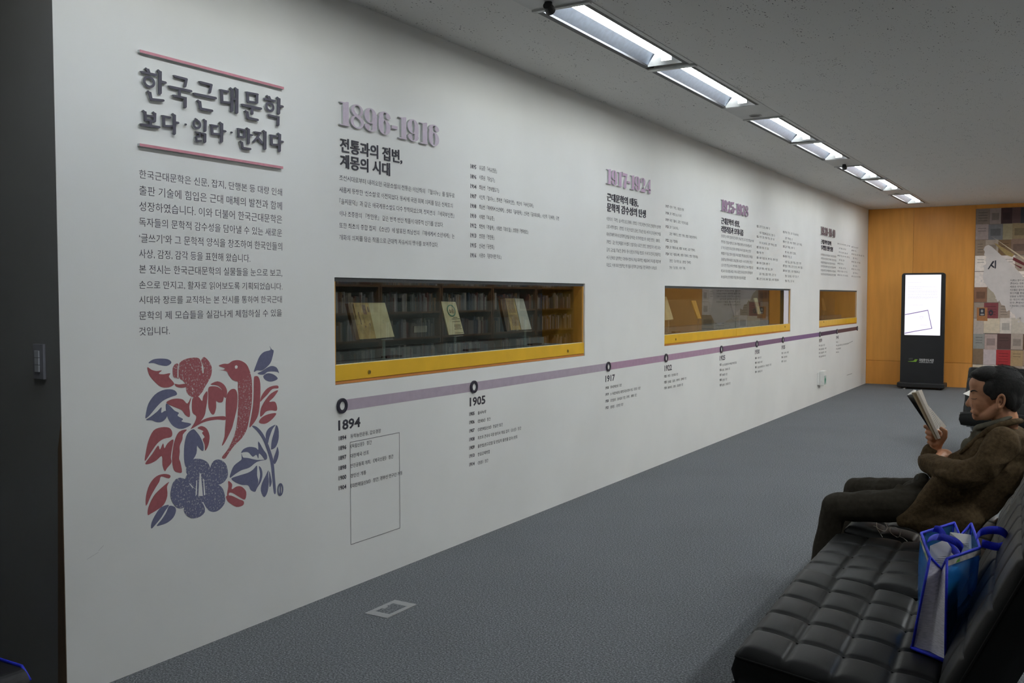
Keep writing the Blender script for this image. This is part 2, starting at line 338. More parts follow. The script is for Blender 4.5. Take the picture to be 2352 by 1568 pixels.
for a, b, k in gaps:
    t = thing('ceiling_panel', gl[a], 'panel', 'panels between the ceiling lights', (.894, a, HC))
    o = MB().box((LX0, a-.03, HC-.002), (LX1, b+.005, HC+.012)).obj('plate', lightmetal); reparent(o, t)
    yc = {3.91: 4.385, 7.58: 7.976, 11.01: 11.424, 14.58: 15.0}.get(a, a+.2); xc = .87
    if k == 'hole':
        o = MB().ring((xc, yc, HC-.004), (1, 0, 0), (0, 1, 0), (0, 0, 1), (.042, .042), (.0005, .0005), .003, 24).obj('hole', black); reparent(o, t)
        o = MB().ring((xc, yc, HC-.007), (1, 0, 0), (0, 1, 0), (0, 0, 1), (.05, .05), (.042, .042), .005, 24).obj('hole_rim', lightmetal); reparent(o, t)
    if k == 'spot':
        m_ = MB(); m_.tube([(xc, yc, HC), (xc, yc, HC-.02)], .02, 12); m_.tube([(xc+.004, yc-.022, HC-.022), (xc, yc+.026, HC-.040)], [.022, .027], 14)
        o = m_.obj('spotlight', black, smooth=False); reparent(o, t)

# the second, parallel strip to the right of the picture: same fixtures
tube2 = mat('lit_tube_right_row', (1, 1, 1), .4, emis=(.97, 1.0, .96), estr=ROW2_POWER)
tube3 = mat('lit_tube_right_row_new', (1, 1, 1), .4, emis=(.97, 1.0, .96), estr=ROW2_POWER*1.15); tube4 = mat('lit_tube_right_row_far', (1, 1, 1), .4, emis=(.98, 1.0, .95), estr=ROW2_POWER*2.0)
row1 = [o for o in bpy.data.objects if o.parent is None and o.name.startswith(('ceiling_light', 'ceiling_panel')) and o.location.y > 2.0]
for o in row1:
    c = o.copy(); COL.objects.link(c); c.location.x += DX2; c['group'] = 'fixtures of the right ceiling strip, outside the picture'; c['label'] = 'out of picture, right row: '+o['label'].split(',')[0]
    for ch in [k for k in bpy.data.objects if k.parent == o]:
        d = ch.copy(); COL.objects.link(d); d.parent = c
        if ch.name.startswith('tube'):
            d.data = ch.data.copy(); d.data.materials[0] = tube2 if o.location.y < 4 else (tube3 if o.location.y < 8 else tube4)
MB().box((LX0+DX2, 2.2, HC-.001), (LX1+DX2, 2.33, HC+.012)).obj('trim_3', lightmetal, kind='structure')
# ================================================================== DISPLAY CASES
GL = glass_mat()
lock_m = mat('brass_lock', (.35, .26, .08), .35, metal=1, noise=.1, nscale=60)
case_lb = ['long wall display case nearest the camera, three old books inside', 'middle wall display case with a two-part yellow rail', 'smallest-looking far wall display case beside the wooden wall']
locks = [[(848, 854), (1304, 806)], [(1552, 779), (1803, 750)], [(1892, 739)]]
for ci, (a, b) in enumerate(CASES):
    t = thing('display_case', case_lb[ci], 'display case', 'yellow display cases set in the white wall', (0, (a+b)/2, CZ0))
    def P(mb, n, m, **k):
        o = mb.obj(n, m, None, **k); reparent(o, t); return o
    g = .002; D = .36
    P(MB().box((-D-.02, a+g, CZ0+g), (-D, b-g, CZ1-g)), 'back_panel', casecloth if ci == 0 else casereflect)
    P(MB().box((-D, a+g, CZ1-.02), (-.012, b-g, CZ1-g)), 'top_panel', casecloth)
    P(MB().box((-D, a+g, CZ0+g), (-.012, a+.02, CZ1-.02)), 'side_panel', casewood)
    P(MB().box((-D, b-.02, CZ0+g), (-.012, b-g, CZ1-.02)), 'side_panel', casewood)
    P(MB().box((-D, a+.02, CZ0+g), (-.012, b-.02, CZ0+.02)), 'base_panel', casewood)
    P(MB().box((-D, a+.02, CZ0+.02), (-.055, b-.30, CZ0+.105)).box((-D, a+.02, CZ0+.105), (-.19, b-.30, CZ0+.15)), 'display_plinth', casecloth)
    P(MB().box((-.035, a+g, CZ0+g), (-.006, b-g, CZ0+.0145)), 'sill', sillwood)
    segs = [(a+.004, b-.004)] if ci != 1 else [(a+.004, 10.29), (10.296, b-.004)]
    for s0, s1 in segs:
        r = P(MB().box((-.028, s0, CZ0+.018), (-.004, s1, CZ0+.100)), 'rail', yellow, bevel=.0015)
        for q in locks[ci]:
            pt = at(q[0], q[1], 0, -.004)
            if s0 < pt.y < s1:
                lk = MB(); lk.ring((-.004, pt.y, pt.z), (0, 1, 0), (0, 0, 1), (1, 0, 0), (.011, .011), (.0045, .0045), .004, 20); lk.box((-.0035, pt.y-.002, pt.z-.006), (-.002, pt.y+.002, pt.z+.006))
                o = lk.obj('lock', lock_m, None); o.parent = r; o.location = Vector((0, 0, 0))
        gz = P(MB().box((-.021, s0+.001, CZ0+.10), (-.015, s1-.001, CZ1-.003)), 'glass_pane', GL)
    P(MB().box((-.023, a+.004, CZ0+.1), (-.013, b-.004, CZ0+.103)), 'glass_channel', mat('pale_glass_edge', (.62, .68, .55), .4, noise=.1, nscale=60))
# things inside the cases -------------------------------------------------------
def tilted(px_, py_, zt, zb, xt, xb):
    """point on the leaning plane of a display book"""
    x = (xt+xb)/2
    for _ in range(8):
        p = at(px_, py_, 0, x); k = (p.z-zb)/(zt-zb); x = xb+(xt-xb)*k
    return at(px_, py_, 0, x)
acr = tint_glass('clear_acrylic', (.6, .65, .65), .25)
def case_book(name, label, leaves, zt, zb, xt, xb, thick=.012, stand=True, prints=None):
    t = thing(name, label, 'book', 'old books in the wall display cases')
    for nm, quad, m, th in leaves:
        P_ = [tilted(u, v, zt, zb, xt, xb) for u, v in quad]
        MB().prism(P_, (-th, 0, 0)).obj(nm, m, t)
    if prints:
        pm = MB()
        for u0, v0, u1, v1 in prints:
            q = [tilted(u, v, zt, zb, xt, xb)+Vector((.0006, 0, 0)) for u, v in ((u0, v0), (u1, v0), (u1+(v1-v0)*.25, v1), (u0+(v1-v0)*.25, v1))]
            pm.flat(q)
        pm.obj('print', mat('faded_ink', (.20, .12, .08), .8, noise=.3, nscale=90), t)
    if stand:
        c = [tilted(u, v, zt, zb, xt, xb) for u, v in leaves[-1][1]]; yb_ = (c[2]+c[3])/2; zf = CZ0+.1055
        MB().box((xb-.03, yb_.y-.05, yb_.z-.012), (xb+.012, yb_.y+.05, yb_.z-.008)).box((xb-.02, yb_.y-.006, zf), (xb-.01, yb_.y+.006, yb_.z-.010)).box((xb-.045, yb_.y-.04, zf), (xb+.005, yb_.y+.04, zf+.003)).obj('stand', acr, t)
    return t
agedL = mat('aged_brown_page', srgb(168, 142, 96), .85, noise=.22, nscale=22); agedR = mat('aged_cream_page', srgb(196, 182, 146), .85, noise=.1, nscale=14)
cover = mat('brown_book_cover', srgb(88, 70, 50), .8, noise=.15, nscale=30)
case_book('old_book', 'opened old book with mottled brown left page, leftmost in nearest case', [
    ('cover', [(799, 697), (812, 697), (829, 777), (818, 781)], cover, .02),
    ('left_page', [(806, 695), (846, 695), (864, 777), (826, 779)], agedL, .014), ('right_page', [(846, 695), (884, 695), (906, 773), (864, 777)], agedR, .016)],
    1.49, 1.28, -.088, -.032, prints=[(830, 700, 838, 722), (822, 716, 824, 745), (834, 728, 835, 742), (848, 742, 850, 748), (838, 748, 841, 752), (842, 704, 845, 716)])
case_book('old_booklet', 'narrow cream booklet with a round green wreath on its cover', [
    ('cover', [(1013, 692), (1046, 693), (1066, 766), (1031, 769)], agedR, .008)], 1.49, 1.275, -.088, -.032)
pm = MB(); c = tilted(1036, 713, 1.49, 1.275, -.088, -.032)
pm.ring(c+Vector((.002, 0, 0)), (0, 1, 0), (-.25, 0, .968), (1, 0, 0), (.044, .038), (.036, .031), .0005, 28)
o = pm.obj('wreath_print', mat('green_ink', (.10, .22, .16), .8, noise=.2, nscale=90), None); o.parent = bpy.data.objects['old_booklet']
gm = MB()
vs, fs = glyphs('소년', .01)
gm.add([(c.x+.0022-(v.y-.4)*.0075, c.y-.028+v.x*.03, c.z-.014+v.y*.03) for v in vs], fs)
for k, (w_, zz) in enumerate(((.10, .052), (.05, .043), (.09, .068), (.075, .090), (.08, .098), (.07, .106), (.085, .115), (.10, .140))):
    cc = tilted(1036+zz*360*.25+6, 713+zz*365, 1.49, 1.275, -.088, -.032)
    gm.box((cc.x, cc.y-w_*.45, cc.z-.0012), (cc.x+.0012, cc.y+w_*.45, cc.z+.0012))
gm.obj('cover_print', mat('dark_ink', (.06, .05, .04), .8, noise=.2, nscale=90), bpy.data.objects['old_booklet'])
case_book('old_book', 'opened old book of close columns with a blank pale right page', [
    ('cover', [(1149, 688), (1161, 686), (1174, 757), (1164, 761)], cover, .02),
    ('left_page', [(1160, 685), (1181, 685), (1197, 757), (1174, 758)], agedL, .014), ('right_page', [(1182, 685), (1202, 686), (1221, 756), (1198, 757)], mat('pale_grey_page', srgb(186, 180, 172), .85, noise=.05, nscale=20), .014)],
    1.505, 1.28, -.088, -.032, prints=[(1163+i*2.6, 690, 1164.4+i*2.6, 718) for i in range(6)]+[(1172+i*2.6, 722, 1173.4+i*2.6, 748) for i in range(6)])
case_book('old_book', 'white printed book cut off by the left edge of middle case', [
    ('cover', [(1527.5, 681), (1531, 681), (1547, 733), (1528, 735)], agedR, .012)], 1.50, 1.28, -.088, -.032)
case_book('old_book', 'slim tan book standing alone in the middle case', [
    ('cover', [(1588, 690), (1598, 690), (1611, 731), (1603, 731)], mat('tan_cover', srgb(196, 150, 70), .8, noise=.1, nscale=30), .012)], 1.50, 1.30, -.088, -.032)
case_book('old_book', 'dim book behind the glass near the pane joint', [('cover', [(1677, 690), (1687, 690), (1697, 727), (1688, 728)], cover, .012)], 1.52, 1.30, -.088, -.032)
case_book('old_book', 'small pale book near the right of middle case', [('cover', [(1732, 684), (1739, 684), (1748, 720), (1741, 721)], agedR, .012)], 1.52, 1.28, -.088, -.032)
case_book('old_book', 'single dim brown book in the far case', [('cover', [(1885, 684), (1890, 684), (1898, 712), (1891, 712)], mat('tan_dark', srgb(150, 110, 60), .8, noise=.1, nscale=30), .012)], 1.53, 1.30, -.088, -.032)
for q, lb in (((900, 801), 'small black caption block left of the booklet in nearest case'), ((1083, 788), 'small black caption block below the wreath booklet'), ((1228, 777), 'small black caption block near the right book of nearest case'), ((1553, 750), 'small dark caption block in the middle case')):
    p = at(q[0], q[1], 2, CZ0+.105)
    p = at(q[0], q[1], 0, -.10)
    MB().prism([(p.x-.02, p.y-.07, CZ0+.105), (p.x+.02, p.y-.07, CZ0+.105), (p.x+.02, p.y+.07, CZ0+.105), (p.x-.02, p.y+.07, CZ0+.105)], (0, 0, .012)).obj('caption_block', black, bevel=.001, label=lb, category='label', group='caption blocks in the cases')
p0 = at(951, 749, 0, -.352); p1 = at(981, 762, 0, -.352)
MB().box((-.3599, p0.y, p1.z), (-.352, p1.y, p0.z)).obj('silver_rectangle', mat('silver_tone', (.30, .29, .25), .4, noise=.3, nscale=12), label='small silver rectangle between the first book and the booklet', category='label')  # thin silver-toned slab against the back of the nearest case

# ================================================================== RAISED TITLE
TC = lambda x, y, off: at(280+x/5.057, 90+y/5.057, 0, off)
def stroke(mb, pts, w, off, d, tf, head=True):
    """a brush stroke: tapered ribbon polygon with slanted head and rounded end (crop pixels)"""
    w *= 1.0
    pl = [Vector((x, y)) for x, y in pts]
    L = []; R = []
    n = len(pl)
    dirs = [(pl[min(i+1, n-1)]-pl[max(i-1, 0)]).normalized() for i in range(n)]
    for i, p in enumerate(pl):
        nn = Vector((-dirs[i].y, dirs[i].x)); ww = w*(.5 if 0 < i < n-1 else .5)
        L.append(p+nn*ww); R.append(p-nn*ww)
    a0 = pl[0]; dd = dirs[0]; nn = Vector((-dd.y, dd.x)); e = pl[-1]; de = dirs[-1]; ne = Vector((-de.y, de.x))
    vert = abs(dd.y) > abs(dd.x)
    if head:
        if vert: headp = [a0-Vector((w*.95, -w*.0))-dd*w*.15, a0-Vector((w*.55, w*.45))-dd*w*.1]
        else: headp = [a0-dd*w*.55-Vector((0, w*.35)), ]
    else: headp = []
    endp = [e+ne*w*.5, e+de*w*.38+ne*w*.25, e+de*w*.42-ne*w*.15, e-ne*w*.5]
    if not vert or head:
        pass
    poly = [L[0]] + L[1:-1] + endp + list(reversed(R[1:-1])) + [R[0]] + (list(reversed(headp)) if True else [])
    if vert and head:
        # nn for a downward stroke points left (+), so L is the left side in image space
        poly = [L[0]+dd*w*.5] + L[1:-1] + endp + list(reversed(R[1:-1])) + [R[0]+dd*w*.12, a0-dd*w*.1, headp[1], headp[0]]
    P3 = [tf(p.x, p.y, off) for p in poly]
    mb.prism(P3, (-d, 0, 0))
def circ(mb, x, y, rx, ry, w, off, d, tf):
    c = tf(x, y, off); ex = tf(x+rx, y, off); ez = tf(x, y+ry, off)
    ru = abs(ex.y-c.y)+.0; rv = abs(ez.z-c.z); k = w/2
    fo = ((rx+k)/rx, (ry+k)/ry); fi = ((rx-k)/rx, (ry-k)/ry)
    mb.ring(c, (0, 1, 0), (0, 0, 1), (-1, 0, 0), (ru*fo[0], rv*fo[1]), (ru*fi[0], rv*fi[1]), d, 28)
SY = {
 1: [('한', [([(300,345),(318,395)],36,1),([(232,380),(400,415)],28,1),([(445,370),(445,628)],42,1),([(450,490),(510,506)],32,0),([(325,612),(340,690)],36,1),([(335,695),(485,712)],30,0)],[(318,495,56,55,30)]),
  ('국', [([(612,428),(755,465)],28,1),([(753,460),(735,548)],32,0),([(555,550),(808,604)],30,1),([(672,590),(672,665)],32,0),([(605,655),(740,684)],28,1),([(738,672),(738,788)],36,0)],[]),
  ('근', [([(912,498),(1045,532)],28,1),([(1043,524),(1022,620)],30,0),([(845,634),(1093,685)],32,1),([(905,718),(915,800)],36,1),([(912,806),(1050,832)],32,0)],[]),
  ('대', [([(1150,592),(1235,610)],28,1),([(1160,605),(1165,730)],34,0),([(1165,728),(1250,736)],28,0),([(1282,575),(1280,832)],36,1),([(1338,575),(1336,852)],38,1),([(1280,688),(1335,696)],24,0)],[]),
  ('문', [([(1462,622),(1466,725)],32,0),([(1450,618),(1580,642)],26,1),([(1572,640),(1570,735)],32,0),([(1465,722),(1575,738)],26,0),([(1402,762),(1618,807)],30,1),([(1515,790),(1515,866)],32,0),([(1455,838),(1465,905)],34,1),([(1462,912),(1580,938)],30,0)],[]),
  ('학', [([(1705,662),(1722,700)],32,1),([(1662,692),(1780,718)],26,1),([(1826,685),(1822,862)],38,1),([(1830,775),(1870,784)],30,0),([(1708,882),(1815,905)],26,1),([(1818,895),(1815,998)],34,0)],[(1720,785,40,45,28)])],
 2: [('보', [([(270,838),(278,940)],36,1),([(385,855),(382,955)],34,1),([(278,882),(382,897)],22,0),([(278,935),(382,953)],24,0),([(335,950),(337,1012)],32,0),([(228,990),(438,1022)],30,1)],[]),
  ('다', [([(475,892),(565,910)],26,1),([(487,905),(492,1005)],32,0),([(492,1006),(585,1010)],26,0),([(612,875),(612,1098)],36,1),([(615,964),(658,972)],28,0)],[]),
  ('·', [([(738,990),(746,990)],26,0)],[]),
  ('읽', [([(870,925),(872,945)],22,1),([(972,940),(968,1063)],34,1),([(865,1080),(915,1088)],22,1),([(908,1085),(905,1130)],22,0),([(862,1124),(908,1132)],20,0),([(862,1130),(868,1178)],26,0),([(866,1180),(925,1180)],22,0),([(928,1094),(972,1102)],22,1),([(968,1098),(966,1193)],32,0)],[(872,987,38,44,26)]),
  ('다', [([(1038,998),(1115,1012)],26,1),([(1047,1010),(1052,1095)],32,0),([(1052,1096),(1135,1102)],26,0),([(1162,975),(1160,1188)],36,1),([(1165,1062),(1206,1070)],26,0)],[]),
  ('·', [([(1271,1083),(1279,1083)],24,0)],[]),
  ('만', [([(1355,1042),(1358,1130)],28,0),([(1350,1040),(1430,1056)],22,1),([(1426,1056),(1424,1138)],28,0),([(1358,1128),(1428,1140)],22,0),([(1473,1040),(1472,1208)],34,1),([(1478,1108),(1516,1115)],24,0),([(1395,1192),(1402,1255)],30,1),([(1400,1260),(1495,1275)],26,0)],[]),
  ('지', [([(1545,1080),(1615,1090)],24,1),([(1608,1085),(1575,1145),(1530,1192)],24,0),([(1578,1140),(1630,1203)],28,0),([(1666,1070),(1663,1273)],36,1)],[]),
  ('다', [([(1728,1115),(1800,1128)],22,1),([(1737,1120),(1742,1220)],30,0),([(1742,1222),(1820,1226)],24,0),([(1835,1100),(1832,1298)],34,1),([(1838,1185),(1873,1192)],24,0)],[])]}
for row, lb in ((1, 'raised dark brush-style lettering, large upper title line between the red rules'), (2, 'raised dark brush-style lettering, smaller second title line above the lower red rule')):
    t = thing('title_lettering', lb, 'lettering', None, (0, 2.9, 2.2))
    for nm, st, cs in SY[row]:
        back = MB(); front = MB()
        for k_, (pts, w, hd) in enumerate(st):
            stroke(back, pts, w*.92, .0105+k_*.0003-.002, .0085, TC, hd); stroke(front, pts, w*.92, .012+k_*.0003, .0035, TC, hd)
        for x, y, rx, ry, w in cs:
            circ(back, x, y, rx, ry, w*.92, .0105, .0105, TC); circ(front, x, y, rx, ry, w*.92, .012, .0015, TC)
        o = back.obj('letter', foam); reparent(o, t)
        f = front.obj('letter_face', mat('title_face_slate', (.075, .070, .10), .5, noise=.1, nscale=60), None); f.parent = o
rose = mat('rose_rule_face', srgb(200, 132, 146), .5, noise=.06, nscale=40)
for nm, q, lb in (('a', [(210,137),(1882,540),(1882,568),(210,168)], 'upper raised rose-coloured rule above the title lettering'), ('b', [(208,1224),(1873,1464),(1873,1492),(208,1256)], 'lower raised rose-coloured rule beneath the title lettering')):
    P_ = [TC(x, y, .0145) for x, y in q]; zt = (P_[0].z+P_[1].z)/2; zb = (P_[2].z+P_[3].z)/2
    t = thing('title_rule', lb, 'trim', 'raised rules of the title', (0, P_[0].y, zb))
    o = MB().box((0, P_[0].y, zb), (.013, P_[1].y, zt)).obj('backing', foam); reparent(o, t)
    o = MB().box((.013, P_[0].y, zb), (.0145, P_[1].y, zt)).obj('face', rose); reparent(o, t)

# ================================================================== PRINTED TEXT
def block(name, label, lines, m, sc, ox, oy, bold=0, cat='wall text', group=None, res=1, depth=0, off=.0008):
    p = at(ox+lines[0][1]/sc, oy+lines[0][3]/sc, 0, 0); t = thing(name, label, cat, group, tuple(p))
    isd = [ln[0].isdigit() for ln in lines]
    for want in (True, False):
        sel = [ln for ln, d in zip(lines, isd) if d == want]
        if not sel: continue
        k = dict(DIG) if want else {}; bo = .028 if want else bold
        for ln, g in zip(sel, glyph_lines([l[0] for l in sel], bo, res, depth)):
            body, xl, yt, yb, xr = ln[:5]; mb = MB()
            wall_line(mb, body, ox+xl/sc, oy+yt/sc, oy+yb/sc, ox+xr/sc, bold=bo, res=res, depth=depth, off=off, g=g, **k)
            if mb.v: reparent(mb.obj('year_number' if want else 'text_line', m), t)
    return t
intro = ['한국근대문학은 신문, 잡지, 단행본 등 대량 인쇄', '출판 기술에 힘입은 근대 매체의 발전과 함께', '성장하였습니다. 이와 더불어 한국근대문학은', '독자들의 문학적 감수성을 담아낼 수 있는 새로운',
 '‘글쓰기’와 그 문학적 양식을 창조하여 한국인들의', '사상, 감정, 감각 등을 표현해 왔습니다.', '본 전시는 한국근대문학의 실물들을 눈으로 보고,', '손으로 만지고, 활자로 읽어보도록 기획되었습니다.',
 '시대와 장르를 교직하는 본 전시를 통하여 한국근대', '문학의 제 모습들을 실감나게 체험하실 수 있을', '것입니다.']
iy = [(35,112),(177,262),(320,405),(465,545),(608,690),(750,830),(890,968),(1035,1108),(1172,1245),(1312,1388),(1455,1530)]
ix = [1440,1440,1440,1440,1442,1155,1443,1445,1440,1440,432]
block('introduction_text', 'grey introduction paragraph of eleven lines under the title', [(s, 155, y0, y1, x) for s, (y0, y1), x in zip(intro, iy, ix)], greyprint, 3.919, 280, 380, bold=-.004, res=2)
block('paragraph_text', 'grey six-line paragraph under the 1896-1916 heading', [
 ('조선시대로부터 내려오던 국문소설의 전통은 이인직의 『혈의누』를 필두로', 145, 82, 175, 2120), ('새롭게 등장한 ‘신소설’로 이전되었다. 동시에 국권 회복 의지를 담은 신채호의', 145, 288, 382, 2087),
 ('『을지문덕』과 같은 애국계몽소설도 다수 창작되었으며, 장지연의 『애국부인전』', 145, 485, 580, 2115), ('이나 조중환의 『장한몽』 같은 번역·번안 작품이 대중적 인기를 얻었다.', 145, 697, 790, 1930),
 ('또한 최초의 종합 잡지 《소년》에 발표된 최남선의 『해에게서 소년에게』는', 145, 900, 993, 2118), ('개화의 의지를 담은 작품으로 근대적 자유시의 맹아를 보여주었다.', 145, 1105, 1198, 1840)], greyprint, 7.467, 760, 390)
l1 = [('1895','유길준 「서유견문」',508),('1896','이중원 「동심가」',480),('1904','최남선 「경부철도가」',540),('1907','이인직 「혈의누」, 장지연 「애국부인전」, 박은식 「서사건국지」',1035),
 ('1908','최남선 「해에게서 소년에게」, 신채호 「을지문덕」, 안국선 「금수회의록」, 이인직 「은세계」 공연',1405),('1910','이해조 「자유종」',470),('1912','최찬식 「추월색」, 이해조 「화의 혈」, 조중환 「병자삼인」',960),
 ('1913','조중환 「장한몽」',470),('1915','안국선 「공진회」',470),('1916','이광수 「문학이란 하오」',575)]
t1 = [102,247,388,530,672,815,955,1098,1240,1385]; t2 = [120,262,403,545,685,830,968,1110,1250,1388]
block('year_list_text', 'dark ten-line year list right of the 1896-1916 paragraph', [(y, 128, a, a+60, 213) for (y, s, x), a in zip(l1, t1)]+[(s, 255, a, a+64, x) for (y, s, x), a in zip(l1, t2)], navy, 6.272, 1060, 360, bold=.004)
SH = dict(bold=.012, res=3, depth=.03, off=.002)
block('subheading_lettering', 'bold dark two-line subheading under 1896-1916', [('전통과의 접변,', 165, 828, 1075, 1280), ('계몽의 시대', 165, 1122, 1362, 1062)], navy, 7.84, 760, 210, cat='lettering', **SH)
block('subheading_lettering', 'bold dark two-line subheading under 1917-1924', [('근대문학의 태동,', 148, 437, 545, 580), ('문학적 감수성의 탄생', 148, 575, 690, 683)], navy, 6.03, 1370, 370, cat='lettering', **SH)
block('subheading_lettering', 'bold dark two-line subheading under 1925-1938', [('근대문학의 성장,', 122, 420, 522, 420), ('리얼리즘과 모더니즘', 120, 555, 660, 480)], navy, 7.127, 1640, 440, cat='lettering', **SH)
block('subheading_lettering', 'bold dark two-line subheading under the farthest heading 1939-1940', [('근대문학의 위기와', 275, 515, 622, 515), ('우리말을 향한 열정', 272, 650, 765, 552)], navy, 10.45, 1860, 500, cat='lettering', **SH)
b2 = ['이광수의 『무정』을 시작으로, 문예지 《창조》가 창간되면서 한국의 근대문학이 본격적', '으로 시작하였다. 《창조》의 동인이었던 김동인, 주요한 등은 서구의 근대 문예 양식들', '속에 주체적 자아의 문학적 감성을 담아내는 데 주력하였으며, 이러한 경향은 《폐허》,',
 '《백조》 같은 동인지들로 이어졌다. 소설가로는 나도향, 현진건, 염상섭 등이, 시인으로는', '김억, 김소월, 주요한, 황석우 등이 문단의 주목을 받았다. 이 시기의 한국 근대문학은', '서구 문예의 일방적인 수용에서 벗어나 처음 독자적인 예술로서의 지위를 확립하게', '되었고, 이에 따라 전문적인 작가들과 문학적 감수성을 가진 독자층이 나타났다.']
block('paragraph_text', 'grey seven-line paragraph under the 1917-1924 heading', [(s, 140, y, y+54, x) for s, y, x in zip(b2, [768,875,982,1088,1195,1305,1408], [890]*6+[840])], greyprint, 6.03, 1370, 370)
l2 = [('1917','이광수 「무정」, 매일신보 연재',603,612,1208),('1918','김억 「서정의 오뇌」 등 소개',697,705,1175),('1919','주요한 「불놀이」, 김동인 「약한 자의 슬픔」',790,797,1270),('1921','김억 「오뇌의 무도」',885,892,1135),('','김동인 「배따라기」, 현진건 「빈처」, 염상섭 「표본실의 청개구리」',0,983,1390),
 ('1922','김소월 「진달래꽃」',1073,1080,1125),('1923','김억 「해파리의 노래」, 박종화 「사의 예찬」, 나도향 「행랑자식」',1167,1172,1365),('1924','주요한 「아름다운 새벽」, 박종화 「흑방비곡」, 변영로 「조선의 마음」',1262,1265,1405),('','현진건 「운수 좋은 날」, 염상섭 「만세전」',0,1358,1308),('','한용운 「님의 침묵」, 이광수 「개벽」',0,1450,1230)]
block('year_list_text', 'dark ten-line list right of the 1917-1924 paragraph', [(y, 960, a, a+36, 1000) for y, s, a, b, x in l2 if y]+[(s, 1012, b, b+40, x) for y, s, a, b, x in l2], navy, 6.03, 1370, 370)
names = ['김기진 「붉은 쥐」', '최서해 「탈출기」', '이상화 「빼앗긴 들에도 봄은 오는가」', '한용운 「님의 침묵」', '이기영 「고향」', '정지용 「향수」', '임화 「우리 오빠와 화로」', '김영랑 「영랑시집」', '염상섭 「삼대」', '이상 「날개」', '박태원 「천변풍경」', '김유정 「동백꽃」', '이효석 「메밀꽃 필 무렵」', '백석 「사슴」', '강경애 「인간문제」', '채만식 「탁류」', '심훈 「상록수」', '이태준 「달밤」', '김동리 「무녀도」', '홍명희 「임꺽정」']
USED = sorted(set(c for c in ''.join(intro+b2+[q[1] for q in l1]+[q[1] for q in l2]) if '가' <= c <= '힣'))
def lim(t): return ''.join(c if not ('가' <= c <= '힣') or c in USED else USED[ord(c) % len(USED)] for c in t)
def filler(n, k):
    s = ''
    while len(s) < n: s += (', ' if s else '')+names[k % len(names)]; k += 1
    return lim(s[:n])
body3 = '근대문학은 식민지 현실에 대한 비판적 인식을 바탕으로 다양한 경향을 보이며 성장하였다. 현실을 사실적으로 그려낸 작품들과 함께 도시의 삶과 내면을 새로운 기법으로 표현한 모더니즘 문학이 등장하였으며 시와 소설의 언어는 한층 풍부해졌다. 작가들은 잡지와 신문을 무대로 활발한 창작 활동을 펼쳤고 독자들은 근대문학을 통하여 시대의 고민을 함께 나누었다. 이 시기의 문학은 한국 근대문학의 황금기로 평가된다.'
def para(lines, xl, h, src, n0, per):
    src = lim(src)
    out = []; k = n0
    for y, x in lines:
        n = int(per); out.append((src[k:k+n].strip() or src[:n], xl, y, y+h, x)); k = (k+n) % max(1, len(src)-n)
    return out
block('paragraph_text', 'grey eight-line paragraph under the 1925-1938 heading', para(list(zip([697,792,887,982,1080,1175,1270,1367], [650,615,605,635,630,640,630,520])), 115, 50, body3, 0, 42), greyprint, 7.127, 1640, 440)
block('paragraph_text', 'grey six-line paragraph under the farthest heading 1939-1940', para(list(zip([852,945,1040,1133,1228,1322], [635,635,612,628,632,622])), 265, 52, body3, 60, 42), greyprint, 10.45, 1860, 500)
def ylist(name, label, rows, xy0, xy1, xt, h, sc, ox, oy, k0, cpp):
    ls = []
    for i, (yr, y, x) in enumerate(rows):
        if yr: ls.append((yr, xy0, y, y+h*.9, xy1))
        ls.append((filler(max(5, int((x-xt)/cpp)), k0+2*i), xt, y+4, y+4+h, x))
    return block(name, label, ls, navy, sc, ox, oy)
ylist('year_list_text', 'dark list directly right of the 1925-1938 paragraph', [('1925',545,912),('',645,997),('1926',715,987),('',810,1025),('1927',888,905),('1928',973,808),('1929',1060,1042),('1930',1145,912),('1931',1232,960),('',1322,1015),('1932',1405,1062)], 700, 728, 742, 40, 7.127, 1640, 440, 0, 9)
ylist('year_list_text', 'dark list left of the far heading, right column of the 1925-1938 section', [('1933',640,1385),('',735,1283),('1934',797,1440),('1935',877,1318),('',965,1348),('1936',1035,1270),('',1123,1425),('1937',1193,1455),('1938',1272,1405),('',1355,1380),('',1437,1310)], 1130, 1155, 1163, 40, 7.127, 1640, 440, 5, 9)
ylist('year_list_text', 'small dark list right of the farthest paragraph', [('1939',600,970),('',705,868),('',800,910),('1940',885,958),('',985,828),('1941',1075,815),('',1175,862),('1942',1258,910),('1943',1352,925)], 670, 690, 700, 40, 10.45, 1860, 500, 9, 9)
ylist('year_list_text', 'rightmost small dark list before the wooden wall', [('1943',680,1168),('1943',765,1125),('1944',850,1305),('',945,1148),('1944',1035,1208),('',1128,1148),('1945',1210,1200),('',1300,1158),('1945',1385,1230)], 1005, 1025, 1035, 38, 10.45, 1860, 500, 13, 9)
